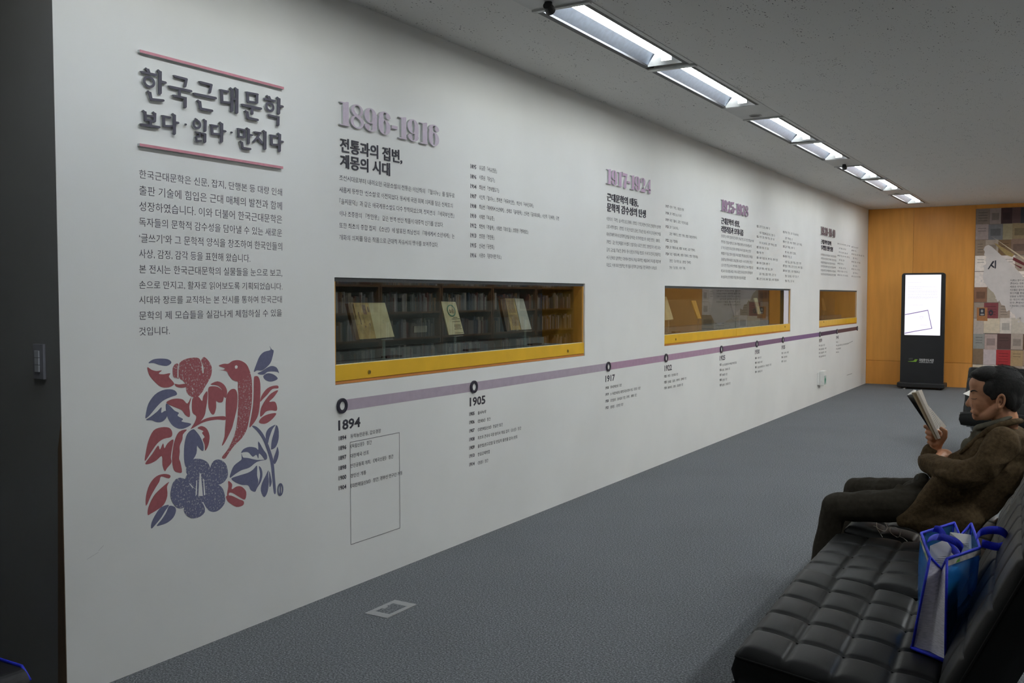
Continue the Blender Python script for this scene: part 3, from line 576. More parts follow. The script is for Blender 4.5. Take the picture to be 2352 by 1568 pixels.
# timeline texts
def tl(year, lbl, sc, ox, oy, big, rows, yx, tx, h, hy=None):
    ls = [(year,)+big]
    for yr, s, yt_, tt, x in rows:
        ls.append((yr, yx[0], yt_, yt_+(hy or h), yx[1])); ls.append((s, tx, tt, tt+h, x))
    block('timeline_text', lbl, ls, navy, sc, ox, oy, bold=.004, group='year notes under the timeline band', res=2)
tl('1894', 'dark 1894 note with six lines, partly inside the thin drawn frame', 3.824, 750, 860, (103,405,490,298),
   [('1894','동학농민운동, 갑오경장',543,524,478),('1896','《독립신문》 창간',630,612,397),('1897','대한제국 선포',717,697,372),('1898','만민공동회 개최, 《제국신문》 창간',805,785,588),('1900','경인선 개통',893,873,348),('1904','《대한매일신보》 창간, 경부선 전구간 개통',980,961,667)], (107,174), 210, 36)
tl('1905', 'dark 1905 note with seven lines', 3.824, 750, 860, (1258,205,277,1395),
   [('1905','을사늑약',332,322,1402),('1906','《만세보》 창간',406,396,1440),('1907','《대한매일신보》 한글판 발간',481,470,1548),('1908','최초의 근대식 극장 원각사 개설, 잡지 《소년》 창간',556,542,1710),('1909','출판법(원고검열 및 반일적 출판물 압수) 반포',630,615,1677),('1910','한일강제병합',702,687,1435),('1914','《청춘》 창간',776,762,1420)], (1255,1300), 1328, 30)
tl('1917', 'dark year note between the nearest and middle display cases', 9.408, 1370, 800, (195,592,722,397),
   [('1918','《태서문예신보》 창간',828,805,545),('1919','3·1 독립만세운동, 대한민국임시정부 수립, 《창조》 창간',970,953,950),('1920','《조선일보》, 《동아일보》 창간, 《개벽》, 《폐허》 창간',1113,1095,868),('1921','《장미촌》, 《신청년》 창간',1257,1238,578)], (195,262), 300, 62, 55)
tl('1922', 'dark year note below the left edge of the middle case', 9.408, 1370, 800, (1472,372,488,1628),
   [('1922','《백조》, 《조선지광》 창간',580,568,1762),('1923','《신생활》, 《금성》, 《어린이》, 《신여성》 창간',707,697,1942),('1924','《폐허이후》, 《영대》, 《조선문단》 창간',832,822,1872)], (1465,1515), 1540, 54, 50)
tl('1925', 'dark five-line year note below the middle case', 6.533, 1630, 740, (150,505,573,233),
   [('1925','조선프롤레타리아예술가동맹 결성',622,625,405),('1926','《동광》, 《문예시대》 창간',700,700,305),('1927','《해외문학》 창간',775,775,265),('1928','《신생》 창간',850,850,262),('1929','《삼천리》, 《문예공론》 창간',928,925,310)], (150,178), 188, 34, 32)
tl('1930', 'dark year note below the pane joint of the middle case', 6.533, 1630, 740, (680,415,478,748),
   [('1930','《시문학》 창간',525,520,775),('1931','《동아일보》 브나로드',595,590,792),('1932','조선프로예맹 검거, 《제일선》 창간',662,662,925),('1934','《카톨릭청년》 창간',732,728,790)], (682,705), 718, 30, 28)
tl('1935', 'dark three-line year note below the right end of the middle case', 6.533, 1630, 740, (1078,350,405,1133), [('1935','카프 해산, 《시원》',450,447,1185),('1936','《시인부락》',512,510,1162),('1937','《자오선》',575,572,1152)], (1080,1098), 1110, 28, 26)
tl('1939', 'tiny 1939 note with four lines below the far display case', 6.533, 1630, 740, (1642,250,300,1685), [('1939','《문장》 창간',340,338,1728),('1940','《동아일보》 폐간',395,393,1752),('1941','《국민문학》 창간',450,448,1750),('1942','조선어학회 사건',505,503,1740)], (1640,1652), 1662, 26, 22)
tl('1945', 'tiny 1945 note, rightmost below the timeline', 6.533, 1630, 740, (1898,205,250,1935), [('1945','해방',288,286,1927),('1946','조선문학가동맹 결성, 전조선문필가협회 결성',338,338,2080),('1947','《문학평론》',390,388,1968),('1948','정부 수립',440,438,1938)], (1898,1908), 1915, 24, 20)

# ---- raised date headings in a fat-face serif, built stroke by stroke (unit box)
def poly(*p): return ('p', p)
def ring_(cx, cy, ro, ri, a0=0, a1=360): return ('r', cx, cy, ro, ri, a0, a1)
DG = {
 '1': (.46, [poly((.12,.0),(.44,.0),(.44,.035),(.40,.045),(.40,1.0),(.33,1.0),(.24,.955),(.04,.955),(.04,.925),(.16,.91),(.16,.045),(.02,.035),(.02,0))]),
 '9': (.62, [ring_(.29,.67,(.28,.33),(.075,.285)), poly((.365,.95),(.50,.86),(.57,.68),(.57,.45),(.54,.2),(.44,.05),(.30,0),(.30,.045),(.36,.10),(.365,.3)), ring_(.29,.24,(.28,.24),(.2,.195),180,360), poly((.03,.25),(.10,.31),(.18,.30),(.235,.23),(.235,.12),(.20,.05),(.05,.12))]),
 '6': (.62, [ring_(.31,.33,(.28,.33),(.075,.285)), poly((.235,.05),(.10,.14),(.03,.32),(.03,.55),(.06,.8),(.16,.95),(.30,1),(.30,.955),(.24,.90),(.235,.7)), ring_(.31,.76,(.28,.24),(.2,.195),0,180), poly((.57,.75),(.50,.69),(.42,.70),(.365,.77),(.365,.88),(.40,.95),(.55,.88))]),
 '8': (.62, [ring_(.31,.75,(.26,.25),(.15,.205)), ring_(.31,.27,(.29,.27),(.17,.225)), poly((.06,.80),(.06,.66),(.14,.55),(.42,.36),(.47,.25),(.46,.1),(.56,.15),(.60,.28),(.56,.42),(.24,.64),(.17,.75),(.18,.92))]),
 '7': (.56, [poly((.03,1.04),(.05,.70),(.08,.74),(.12,.80),(.40,.80),(.26,.48),(.20,.2),(.20,-.02),(.28,-.06),(.40,-.04),(.44,.02),(.44,.3),(.48,.55),(.56,.98),(.10,.98),(.05,1.04))]),
 '2': (.60, [poly((.04,.0),(.04,.04),(.34,.40),(.36,.60),(.35,.93),(.46,.93),(.56,.80),(.56,.66),(.50,.50),(.36,.38),(.18,.22),(.36,.24),(.46,.20),(.52,.10),(.54,.24),(.58,.26),(.57,.0)), ring_(.30,.74,(.26,.26),(.18,.215),0,180), poly((.04,.76),(.10,.64),(.19,.66),(.22,.76),(.18,.88),(.10,.90))]),
 '4': (.60, [poly((.32,.0),(.58,.0),(.58,.035),(.55,.04),(.55,1.0),(.50,1.0),(.02,.30),(.02,.22),(.60,.22),(.60,.30),(.36,.30),(.06,.30),(.36,.72),(.36,.04),(.32,.035))]),
 '5': (.60, [poly((.08,.98),(.08,.52),(.11,.52),(.13,.58),(.13,.78),(.36,.78),(.50,.84),(.54,.98),(.50,1.02),(.46,.98)), ring_(.30,.31,(.29,.31),(.19,.265),-90,140), poly((.34,.6),(.36,.3),(.34,.03),(.5,.1),(.59,.3),(.55,.5),(.44,.6)), ring_(.30,.24,(.27,.24),(.19,.195),180,270), poly((.03,.25),(.09,.34),(.18,.33),(.21,.24),(.18,.13),(.09,.11))]),
 '3': (.60, [ring_(.30,.76,(.25,.24),(.17,.2),-80,170), ring_(.30,.28,(.29,.28),(.19,.235),-180,85), poly((.33,.98),(.34,.75),(.31,.55),(.45,.58),(.55,.70),(.53,.88)), poly((.33,.53),(.36,.28),(.33,.02),(.5,.08),(.59,.26),(.54,.46)), poly((.04,.28),(.10,.36),(.18,.34),(.21,.26),(.17,.14),(.08,.15)), poly((.06,.76),(.12,.68),(.19,.70),(.21,.78),(.17,.87),(.10,.90))]),
 '0': (.60, [ring_(.30,.50,(.28,.50),(.08,.455))]),
 '-': (.34, [poly((.03,.36),(.31,.36),(.31,.50),(.03,.50))])}
def dates(txt, label, xl, yt, yb, xr, sc, ox, oy, col, d=.013):
    off = d
    p0 = at(ox+xl/sc, oy+yt/sc, 0, off); p1 = at(ox+xl/sc, oy+yb/sc, 0, off); q = at(ox+xr/sc, oy+(yt+yb)/2/sc, 0, off)
    tot = sum(DG[c][0] for c in txt); sy = (q.y-p0.y)/tot; sz = p0.z-p1.z
    t = thing('date_lettering', label, 'lettering', 'raised date headings', (0, p0.y, p1.z)); cur = 0
    m = mat('date_face_%d' % int(xl+sc*100), col, .5, noise=.04, nscale=60)
    for c in txt:
        for nm, o0, dd, mm in (('numeral', off-.002, d-.002, foam), ('numeral_face', off, .0019, m)):
            mb = MB()
            for k_, s in enumerate(DG[c][1]):
                o1 = o0; o0 = o0+.0003*k_*(nm == 'numeral_face')
                if s[0] == 'p': mb.prism([(o0, p0.y+(cur+u)*sy, p1.z+v*sz) for u, v in s[1]], (-dd, 0, 0))
                else:
                    _, cx_, cy_, ro, ri, a0, a1 = s
                    mb.ring((o0, p0.y+(cur+cx_)*sy, p1.z+cy_*sz), (0, 1, 0), (0, 0, 1), (-1, 0, 0), (ro[0]*sy, ro[1]*sz), (ri[0]*sy, ri[1]*sz), dd, 24, a0=math.radians(a0), a1=math.radians(a1))
                o0 = o1
            if nm == 'numeral': base = mb.obj(nm if c != '-' else 'dash', mm); reparent(base, t)
            else: f = mb.obj(nm, mm, None); f.parent = base
        cur += DG[c][0]
dates('1896-1916', 'raised pale lilac serif date 1896-1916, largest of the headings', 150, 150, 590, 1958, 7.84, 760, 210, srgb(196, 182, 198))
dates('1917-1924', 'raised mauve serif date 1917-1924', 145, 98, 308, 755, 6.03, 1370, 370, srgb(190, 160, 190))
dates('1925-1938', 'raised purple serif date 1925-1938', 122, 120, 312, 567, 7.127, 1640, 440, srgb(150, 112, 148))
dates('1939-1940', 'raised dark maroon serif date, farthest and smallest heading', 272, 200, 405, 618, 10.45, 1860, 500, srgb(104, 74, 84))

# ================================================================== FLORAL PRINT
def cr(pts, k=4):
    out = []; n = len(pts)
    for i in range(n):
        p0, p1, p2, p3 = (Vector(pts[(i+j-1) % n]) for j in range(4))
        for s in range(k):
            t = s/k; out.append(.5*((2*p1)+(p2-p0)*t+(2*p0-5*p1+4*p2-p3)*t*t+(3*p1-p0-3*p2+p3)*t**3))
    return out
FT = lambda x, y, off: at(300+x/3.408, 780+y/3.408, 0, off)
def ell(cx_, cy_, rx, ry, wob=0): return [(cx_+rx*math.cos(a)*(1+wob*math.sin(5*a)), cy_+ry*math.sin(a)*(1+wob*math.cos(3*a))) for a in [2*math.pi*i/18 for i in range(18)]]
blue = [[(140,182),(175,155),(230,147),(290,152),(318,172),(312,190),(280,205),(225,197),(180,182)],
 [(965,250),(985,190),(1010,130),(1045,95),(1095,80),(1088,50),(1105,75),(1120,85),(1112,130),(1098,175),(1075,205),(1030,240),(990,240)],
 [(995,262),(1030,244),(1075,215),(1110,205),(1145,220),(1162,262),(1148,252),(1110,248),(1070,252),(1045,272),(1010,272)],
 [(1040,282),(1075,262),(1120,272),(1152,302),(1125,322),(1085,327),(1050,310)],
 [(118,615),(120,580),(140,500),(190,430),(250,395),(310,387),(350,400),(362,430),(310,450),(250,480),(200,530),(150,590)],
 [(120,628),(160,600),(210,560),(242,528),(240,572),(275,555),(285,600),(250,640),(205,645),(165,630)],
 [(278,500),(310,520),(345,555),(378,572),(368,595),(410,620),(400,640),(475,658),(430,690),(380,697),(330,672),(295,620),(278,560)],
 [(490,700),(520,725),(548,765),(570,820),(568,870),(535,845),(520,830),(515,890),(480,950),(440,1000),(422,960),(418,880),(425,800),(445,735)],
 [(950,675),(985,680),(1030,725),(1070,800),(1100,880),(1120,960),(1130,1080),(1138,1190),(1122,1198),(1108,1080),(1095,960),(1070,870),(1035,780),(990,715)],
 [(1060,780),(1060,730),(1085,690),(1135,665),(1110,700),(1085,770),(1075,810)], [(1100,850),(1105,790),(1125,720),(1140,668),(1158,700),(1158,780),(1135,840),(1105,858)],
 [(1120,960),(1120,930),(1140,870),(1150,838),(1160,880),(1152,930),(1130,972)],
 [(865,885),(885,855),(930,838),(980,845),(1000,860),(1000,795),(1040,860),(1065,895),(1068,930),(1050,938),(1030,910),(1005,890),(1000,930),(985,900),(960,915),(945,905),(920,880),(885,880)],
 [(868,890),(880,920),(920,925),(990,940),(1065,938),(990,955),(930,1000),(870,1020),(820,1050),(778,1080),(785,1040),(810,985),(860,945),(870,930)],
 [(790,1085),(850,1062),(920,1040),(960,1015),(990,985),(990,1060),(1000,1110),(985,1170),(970,1190),(940,1175),(920,1140),(870,1135),(820,1115)],
 [(1004,990),(1025,1010),(1032,1060),(1020,1110),(990,1160),(978,1188),(1005,1110),(1014,1050)], [(1078,1022),(1060,1060),(1030,1120),(1020,1180),(1045,1232),(1072,1190),(1082,1110),(1078,1060)],
 [(1086,1030),(1100,1080),(1104,1120),(1088,1150)],
 [(163,1478),(165,1430),(200,1360),(240,1310),(300,1292),(270,1340),(240,1390),(200,1440)], [(205,1455),(245,1405),(280,1350),(303,1300),(345,1308),(355,1340),(335,1390),(290,1430),(240,1450)]]
blues = [ell(530,1015,95,85,.03), ell(690,1035,72,98,.03), ell(655,1235,85,112,.03), ell(500,1325,82,72,.03), ell(395,1200,82,120,.03), ell(540,1145,130,130,.02)]
red = [[(132,215),(165,235),(205,245),(245,240),(220,265),(260,270),(310,262),(300,290),(330,325),(340,350),(300,372),(240,370),(190,330),(155,290),(140,260)],
 [(345,345),(380,350),(432,345),(436,368),(400,376),(360,368)],
 [(280,495),(310,470),(360,460),(410,468),(445,500),(475,450),(460,520),(465,570),(460,605),(430,590),(400,550),(340,525)],
 [(485,570),(480,500),(490,455),(530,445),(560,480),(570,440),(600,402),(600,470),(590,540),(580,590),(555,630),(520,660),(470,700),(500,650),(515,600)],
 [(608,440),(608,385),(625,365),(680,368),(720,400),(730,440),(720,485),(690,490),(670,480),(670,530),(655,580),(635,580),(610,530)],
 [(625,350),(680,325),(730,350),(755,400),(745,455),(722,430),(715,390),(680,358)], [(480,695),(530,650),(600,612),(680,600),(740,600),(740,628),(680,625),(610,635),(550,655)],
 [(745,620),(745,500),(755,430),(785,390),(820,388),(836,430),(834,520),(820,590),(805,650),(790,700),(740,800),(715,828),(735,760),(740,690)],
 [(966,300),(978,285),(1000,290),(1015,340),(1015,450),(1005,560),(985,620),(945,675),(930,680),(945,600),(960,500),(964,400)],
 [(1015,485),(1025,440),(1060,390),(1100,365),(1150,358),(1155,380),(1110,385),(1070,430),(1040,460)], [(1015,600),(1020,540),(1050,480),(1100,420),(1155,395),(1120,450),(1085,485),(1130,485),(1147,530),(1140,556),(1100,552),(1060,562),(1035,590)],
 [(1005,640),(1030,606),(1080,582),(1140,575),(1110,620),(1060,655),(1020,655)], [(112,950),(120,880),(140,790),(180,710),(240,685),(300,688),(325,720),(318,760),(260,775),(210,810),(160,880)],
 [(115,968),(170,893),(215,828),(230,860),(255,810),(265,850),(290,810),(335,780),(325,850),(315,920),(320,960),(285,1005),(268,1028),(250,980),(245,910),(200,945),(150,970)],
 [(330,870),(345,790),(380,720),(440,703),(410,740),(405,780),(385,830),(385,880),(380,930),(390,960),(402,1035),(370,1038),(340,1020),(325,950)],
 [(525,690),(555,675),(595,695),(618,750),(610,820),(585,868),(580,820),(565,780),(580,760),(560,730),(570,715),(540,700)],
 [(122,1300),(122,1220),(150,1130),(200,1070),(260,1050),(310,1060),(300,1085),(240,1070),(225,1110),(200,1150),(160,1220)], [(135,1370),(140,1310),(180,1225),(230,1170),(300,1112),(285,1150),(288,1220),(260,1290),(210,1330),(160,1360)],
 [(765,1105),(795,1130),(792,1170),(830,1148),(870,1150),(905,1190),(895,1250),(850,1230),(800,1200),(770,1200),(768,1235),(755,1210),(765,1150)], [(750,1222),(790,1220),(850,1248),(885,1264),(880,1295),(830,1308),(780,1280),(755,1255)]]
reds = [[(335,290),(330,225),(350,190),(372,190),(378,240),(380,300),(360,300)], [(384,300),(378,230),(385,180),(440,148),(520,140),(548,165),(560,215),(572,265),(570,210),(553,165),(575,135),(610,165),(635,215),(630,280),(600,340),(575,380),(560,410),(520,450),(475,445),(440,410),(430,350),(410,320)],
 [(683,238),(720,238),(745,222),(690,204),(730,188),(765,188),(800,165),(850,160),(900,185),(925,225),(945,290),(952,380),(948,500),(932,600),(910,700),(870,770),(810,830),(760,900),(740,930),(715,920),(760,860),(800,780),(825,700),(838,600),(844,450),(840,370),(838,328),(800,315),(770,280),(750,245)]]
t = thing('floral_print', 'red and slate block print of a bird among flowers and leaves, low left', 'picture', None, (0, 2.9, .95))
cb = srgb(104, 106, 136); crd = srgb(164, 88, 94)
for nm, ps, m, of in (('slate_leaf_print', blue, mat('slate_ink', cb, .7, noise=.06, nscale=60), .0006), ('slate_flower_print', blues, speckle_print('slate_ink_speckled', cb), .0006), ('red_leaf_print', red, mat('red_ink', crd, .7, noise=.06, nscale=60), .0007), ('red_bird_print', reds, speckle_print('red_ink_speckled', crd), .0007)):
    for i, q in enumerate(ps):
        mb = MB(); mb.prism([FT(p.x, p.y, of+(.0001*(i % 3) if ps is not blues else .00012*i)) for p in cr(q, 3)], (-.0005, 0, 0)); reparent(mb.obj(nm, m), t)
    if nm == 'slate_leaf_print':
        mb = MB(); c = FT(1172, 1172, .0012); e1 = FT(1195, 1172, .0012); e2 = FT(1172, 1222, .0012)
        mb.ring(c, (0, 1, 0), (0, 0, 1), (1, 0, 0), (e1.y-c.y, c.z-e2.z), ((e1.y-c.y)*.6, (c.z-e2.z)*.75), .0008, 24); mb.prism([FT(1168, 1135, .0012), FT(1178, 1135, .0012), FT(1176, 1210, .0012), FT(1166, 1210, .0012)], (.0004, 0, 0))
        reparent(mb.obj('artist_seal_print', m), t)
    if nm == 'red_bird_print':
        reparent(MB().prism([FT(p.x, p.y, .0013) for p in cr([(690,236),(722,236),(740,223),(690,204),(730,188),(765,188),(800,165),(850,160),(900,185),(925,225),(928,262),(895,300),(842,326),(800,313),(770,280),(750,245)], 3)], (-.0004, 0, 0)).obj('bird_head_print', MATS['red_ink']), t)
mb = MB()
for q in ([(540,1045),(550,1045),(566,1222),(530,1222)], [(515,1100),(521,1100),(518,1210),(508,1225)], [(568,1090),(574,1090),(585,1215),(574,1215)], [(455,1120),(470,1130),(498,1160),(480,1155)],
          [(555,205),(562,215),(570,262),(562,262)], [(368,205),(375,200),(374,300),(366,295)], [(817,205),(829,199),(839,208),(835,224),(822,227),(816,218)], [(480,380),(488,378),(486,400)]):
    mb.prism([FT(x, y, .0017) for x, y in q], (-.0002, 0, 0))
o = mb.obj('bare_wall_cut', white_paint); reparent(o, t)

# ================================================================== TIMELINE BAND, RINGS, FRAME
RINGS = [(784,931.4,'1894'),(1087,888,'1905'),(1396.1,841.7,'1917'),(1528.8,821.8,'1922'),(1655.9,802.1,'1925'),(1737.5,789.7,'1930'),(1797.6,780.3,'1935'),(1882.6,767.6,'1939'),(1922,761.1,'1945'),(1968.4,753.8,'')]
ry = [at(x, y, 0, 0).y for x, y, _ in RINGS]; RZ = .962
bc = [(150,138,150),(150,138,150),(150,122,142),(150,122,142),(114,88,110),(112,84,108),(112,84,118),(70,50,70),(84,58,62)]
t = thing('timeline_band', 'long painted horizontal band darkening from lilac to maroon along the wall', 'band', None, (0, ry[0], RZ))
for i in range(9):
    z0 = at(*RINGS[i][:2], 0, 0).z; z1 = at(*RINGS[i+1][:2], 0, 0).z; hh = .0285
    o = MB().prism([(.0008, ry[i], z0-hh), (.0008, ry[i+1], z1-hh), (.0008, ry[i+1], z1+hh), (.0008, ry[i], z0+hh)], (-.0006, 0, 0)).obj('band_segment', mat('band_%d' % i, srgb(*[min(255, int(c*1.16)) for c in bc[i]]), .7, noise=.04, nscale=20)); reparent(o, t)
RL = ['largest raised dark ring, at the left start of the wall band', 'raised dark ring under the right half of the nearest display case', 'raised dark ring between nearest and middle display cases',
      'raised dark ring below the left edge of the middle case', 'raised dark ring where the band turns deep purple', 'raised dark ring below the pane joint of the middle case', 'raised dark ring below the right end of the middle case',
      'small raised ring below the left edge of the far case', 'small raised ring below the middle of the far case', 'raised ring ending the band at its far right']
ringm = mat('ring_navy', (.022, .020, .04), .35, noise=.1, nscale=50)
for i, (x, y, yr) in enumerate(RINGS):
    z0 = at(x, y, 0, 0).z; c = (.001, ry[i], z0)
    t = thing('timeline_ring', RL[i], 'marker', 'ring markers on the timeline band', c)
    o = MB().ring(c, (0, 1, 0), (0, 0, 1), (1, 0, 0), (.0395, .0395), (.0215, .0215), .010, 36).obj('ring', ringm, bevel=.002); reparent(o, t)
    o = MB().ring(c, (0, 1, 0), (0, 0, 1), (1, 0, 0), (.022, .022), (.0003, .0003), .004, 28).obj('white_centre', white_paint); reparent(o, t)
mb = MB(); pen = mat('thin_pencil_line', (.14, .14, .15), .8, noise=.1, nscale=50)
def seg(mb, a, b, w=.0018):
    a = Vector(a); b = Vector(b); d = (b-a).normalized(); n = Vector((0, -d.z, d.y))*w/2
    mb.flat([a+n, b+n, b-n, a-n])
a, b, c, d = [at(*q, 0, .0008) for q in ((803, 1016), (917, 993), (919, 1213), (807, 1249))]
za = (a.z+b.z)/2; zb_ = (c.z+d.z)/2; ya = (a.y+d.y)/2; yb2 = (b.y+c.y)/2
for p, q in (((.001, ya, za), (.001, yb2, za)), ((.001, yb2, za), (.001, yb2, zb_)), ((.001, yb2, zb_), (.001, ya, zb_)), ((.001, ya, zb_), (.001, ya, za))): seg(mb, p, q, .003)
tag(mb.obj('outline_frame', pen), 'thin empty rectangle outline around the 1894 notes', 'outline')
mb = MB()
for q in (((1947, 789), (1959, 783)), ((1945, 861.5), (1957, 857.5))): seg(mb, at(*q[0], 0, .001), at(*q[1], 0, .001), .006)
tag(mb.obj('pencil_marks', pen), 'short thin dark lines low on the wall near the wooden corner', 'marks')
mb = MB()
for q in (((226, 1265), (238, 1252)), ((200, 1284), (226, 1268))): seg(mb, at(*q[0], 0, .001), at(*q[1], 0, .001), .0018)
tag(mb.obj('scuff_mark', mat('faint_scuff', (.58, .57, .57), .8, noise=.1, nscale=50)), 'faint grey scratch low on the wall below the floral print', 'marks')

# ================================================================== WALL SWITCH, OUTLETS
p0 = at(82, 789, 1, Y0-.0125); p1 = at(107, 871, 1, Y0-.0125)
swm = mat('switch_plastic', (.34, .34, .38), .45, noise=.04, nscale=40); yy = Y0-.013; w0, w1 = p0.x, p1.x; z0, z1 = p1.z, p0.z
t = thing('wall_switch', 'pale three-button light switch on the dark end of the wall', 'switch', None, ((w0+w1)/2, yy, z0))
o = MB().box((w0, yy-.012, z0), (w1, yy, z1)).obj('plate', swm, bevel=.002); reparent(o, t)
bw = (w1-w0); zz0 = z0+.2*(z1-z0); hh = (z1-z0)*.62/3
for i in range(3):
    o = MB().box((w0+bw*.28, yy-.018, zz0+i*hh+.001), (w0+bw*.68, yy-.0125, zz0+(i+1)*hh-.001)).obj('button', mat('switch_button', (.66, .68, .72), .4, noise=.03, nscale=40), bevel=.001); reparent(o, t)
# floor outlet
cs = [at(*q, 2, 0) for q in ((840, 1407), (910, 1377), (955, 1390), (885, 1422))]; x0, x1, y0, y1 = .332, .470, 3.54, 3.777
t = thing('floor_outlet', 'pale metal floor outlet plate with carpet inset near the wall', 'outlet', None, ((x0+x1)/2, (y0+y1)/2, 0))
mb = MB(); fw = .026; fl = .05
mb.box((x0, y0, 0), (x1, y0+fl, .003)); mb.box((x0, y1-fl, 0), (x1, y1, .003)); mb.box((x0, y0+fl, 0), (x0+fw, y1-fl, .003)); mb.box((x1-fw, y0+fl, 0), (x1, y1-fl, .003)); mb.box((x0+fw, y0+.10, 0), (x0+fw+.014, y1-.10, .003))
o = mb.obj('plate_frame', mat('outlet_metal', (.30, .30, .30), .5, noise=.05, nscale=40), bevel=.0006); reparent(o, t)
o = MB().box((x0+fw, y0+fl, .0002), (x1-fw, y1-fl, .002)).obj('carpet_inset', floor.data.materials[0]); reparent(o, t)
# emergency lamp box
t = thing('emergency_torch', 'white wall-mounted emergency torch box with green sign low on the wall', 'emergency light', None, (0, 14.15, .24))
o = MB().box((.0, 14.02, .25), (.02, 14.26, .43)).obj('holder', capw, bevel=.004); reparent(o, t)
o = MB().box((.02, 14.06, .245), (.085, 14.20, .455)).obj('torch', capw, bevel=.006); reparent(o, t)
o = MB().box((.085, 14.068, .26), (.0865, 14.19, .385)).obj('sign', mat('sign_pale', (.45, .55, .52), .5, noise=.05, nscale=30)); reparent(o, t)
mb = MB(); mb.ring((.0866, 14.135, .325), (0, 1, 0), (0, 0, 1), (1, 0, 0), (.026, .032), (.0003, .0003), .001, 16); mb.box((.0866, 14.10, .318), (.0876, 14.17, .332)); mb.box((.0866, 14.12, .28), (.0876, 14.133, .3)); mb.box((.0866, 14.142, .28), (.0876, 14.155, .3))
o = mb.obj('green_figure', mat('sign_green', (.02, .32, .16), .5, noise=.05, nscale=30)); reparent(o, t)

# ================================================================== KIOSK
kx0, kx1, ky0, ky1 = .655, 1.318, 16.98, 17.06; kz0, kz1 = .075, 1.905
t = thing('display_kiosk', 'tall black freestanding screen kiosk before the wooden wall', 'kiosk', None, (.985, 17.02, 0))
def rounded(x0, x1, z0, z1, y, r, n=6, only_top=False):
    pts = []
    for cx_, cz_, a in ((x1-r, z1-r, 0), (x0+r, z1-r, 90), (x0+r, z0+r, 180), (x1-r, z0+r, 270)):
        for k in range(n+1):
            q = math.radians(a+90*k/n); pts.append((cx_+r*math.cos(q), y, cz_+r*math.sin(q)))
    return pts
o = MB().prism(rounded(kx0, kx1, kz0, kz1, ky0, .045), (0, ky1-ky0, 0)).obj('body', blackgloss, bevel=.004); reparent(o, t)
o = MB().box((kx0-.03, 16.86, .03), (kx1+.03, 17.22, .105)).obj('base', black, bevel=.012); reparent(o, t)
for cx_ in (kx0+.05, kx1-.05):
    for cy_ in (16.92, 17.16):
        o = MB().tube([(cx_-.012, cy_, .026), (cx_+.012, cy_, .026)], .025, 12).obj('caster', black); reparent(o, t)
sx0, sx1 = .712, 1.255; sz0, sz1 = .885, 1.875
scr = mat('lit_screen', (.02, .02, .02), .3, emis=(.93, .91, 1.0), estr=1.15)
s_ = MB().box((sx0, ky0-.0015, sz0), (sx1, ky0+.001, sz1)).obj('screen', scr); reparent(s_, t)
ST = lambda x, y: Vector((sx0+(x-355)/(650-355)*(sx1-sx0), ky0-.0022, sz1-(y-612)/(1105-612)*(sz1-sz0)))
def semit(name, col, e): return mat(name, (.02, .02, .02), .3, emis=col, estr=e)
o = MB().flat([ST(357, 935), ST(425, 922), ST(548, 897), ST(585, 1050), ST(450, 1075), ST(357, 1095)]).obj('screen_book_outline', semit('screen_dark', (.16, .10, .30), 1)); reparent(o, t)
fl_ = MB().flat([ST(357, 941)+Vector((0, -.0004, 0)), ST(427, 928)+Vector((0, -.0004, 0)), ST(545, 904)+Vector((0, -.0004, 0)), ST(578, 1046)+Vector((0, -.0004, 0)), ST(450, 1069)+Vector((0, -.0004, 0)), ST(357, 1088)+Vector((0, -.0004, 0))]).obj('screen_book_pages', semit('screen_pages', (.93, .90, .99), 1.12)); reparent(fl_, t)
mb = MB(); yq = Vector((0, -.0007, 0))
def sline(x0, x1, y, h=2.2): mb.flat([ST(x0, y)+yq, ST(x1, y)+yq, ST(x1, y+h)+yq, ST(x0, y+h)+yq])
for i, (y, x1) in enumerate([(672, 495), (708, 622), (722, 500), (736, 630), (748, 625), (760, 628), (773, 620), (786, 625), (798, 627), (806, 555), (846, 402), (857, 512)]):
    x = 378
    while x < x1: w = random.uniform(6, 22); sline(x, min(x1, x+w), y); x += w+3
for q in ((480, 508, 950), (482, 484, 950), (490, 492, 965), (505, 507, 950), (485, 545, 1020)): sline(q[0], q[1], q[2], 18 if q[1]-q[0] < 4 else 2)
o = mb.obj('screen_text', semit('screen_text_lilac', (.66, .62, .80), 1)); reparent(o, t)
# logo
LT = lambda x, y: Vector((kx0+(x-315)/(672-315)*(kx1-kx0), ky0-.001, kz0+(1482-y)/(1482-585)*(kz1-kz0)))
o = MB().prism([LT(380, 1299), LT(425, 1293), LT(438, 1280), LT(460, 1280), LT(447, 1301), LT(380, 1301)], (0, -.001, 0)).obj('green_logo', mat('logo_green', (.22, .42, .04), .5, noise=.05, nscale=60)); reparent(o, t)
mb = MB(); mb.prism([LT(385, 1272), LT(418, 1270), LT(420, 1284), LT(386, 1286)], (0, -.001, 0)); o = mb.obj('grey_logo', mat('logo_grey', (.06, .06, .06), .5, noise=.05, nscale=60)); reparent(o, t)
def face_text(mb, body, p, w, h, dirx=(1, 0, 0), up=(0, 0, 1), bold=0, lo=-.06, hi=.83):
    vs, fs = glyphs(body, bold, 1); x0 = min(v.x for v in vs); x1 = max(v.x for v in vs); p = Vector(p); dx = Vector(dirx); u = Vector(up)
    mb.add([p+dx*((v.x-x0)/(x1-x0)*w)+u*((v.y-lo)/(hi-lo)*h) for v in vs], fs)
mb = MB(); a = LT(471, 1296); b = LT(592, 1296); face_text(mb, '국립중앙도서관', a+Vector((0, -.001, 0)), b.x-a.x, .045, bold=.015)
a = LT(471, 1307); b = LT(587, 1307); face_text(mb, 'THE NATIONAL LIBRARY OF KOREA', a+Vector((0, -.001, 0)), b.x-a.x, .016, bold=.01, lo=0, hi=.72)
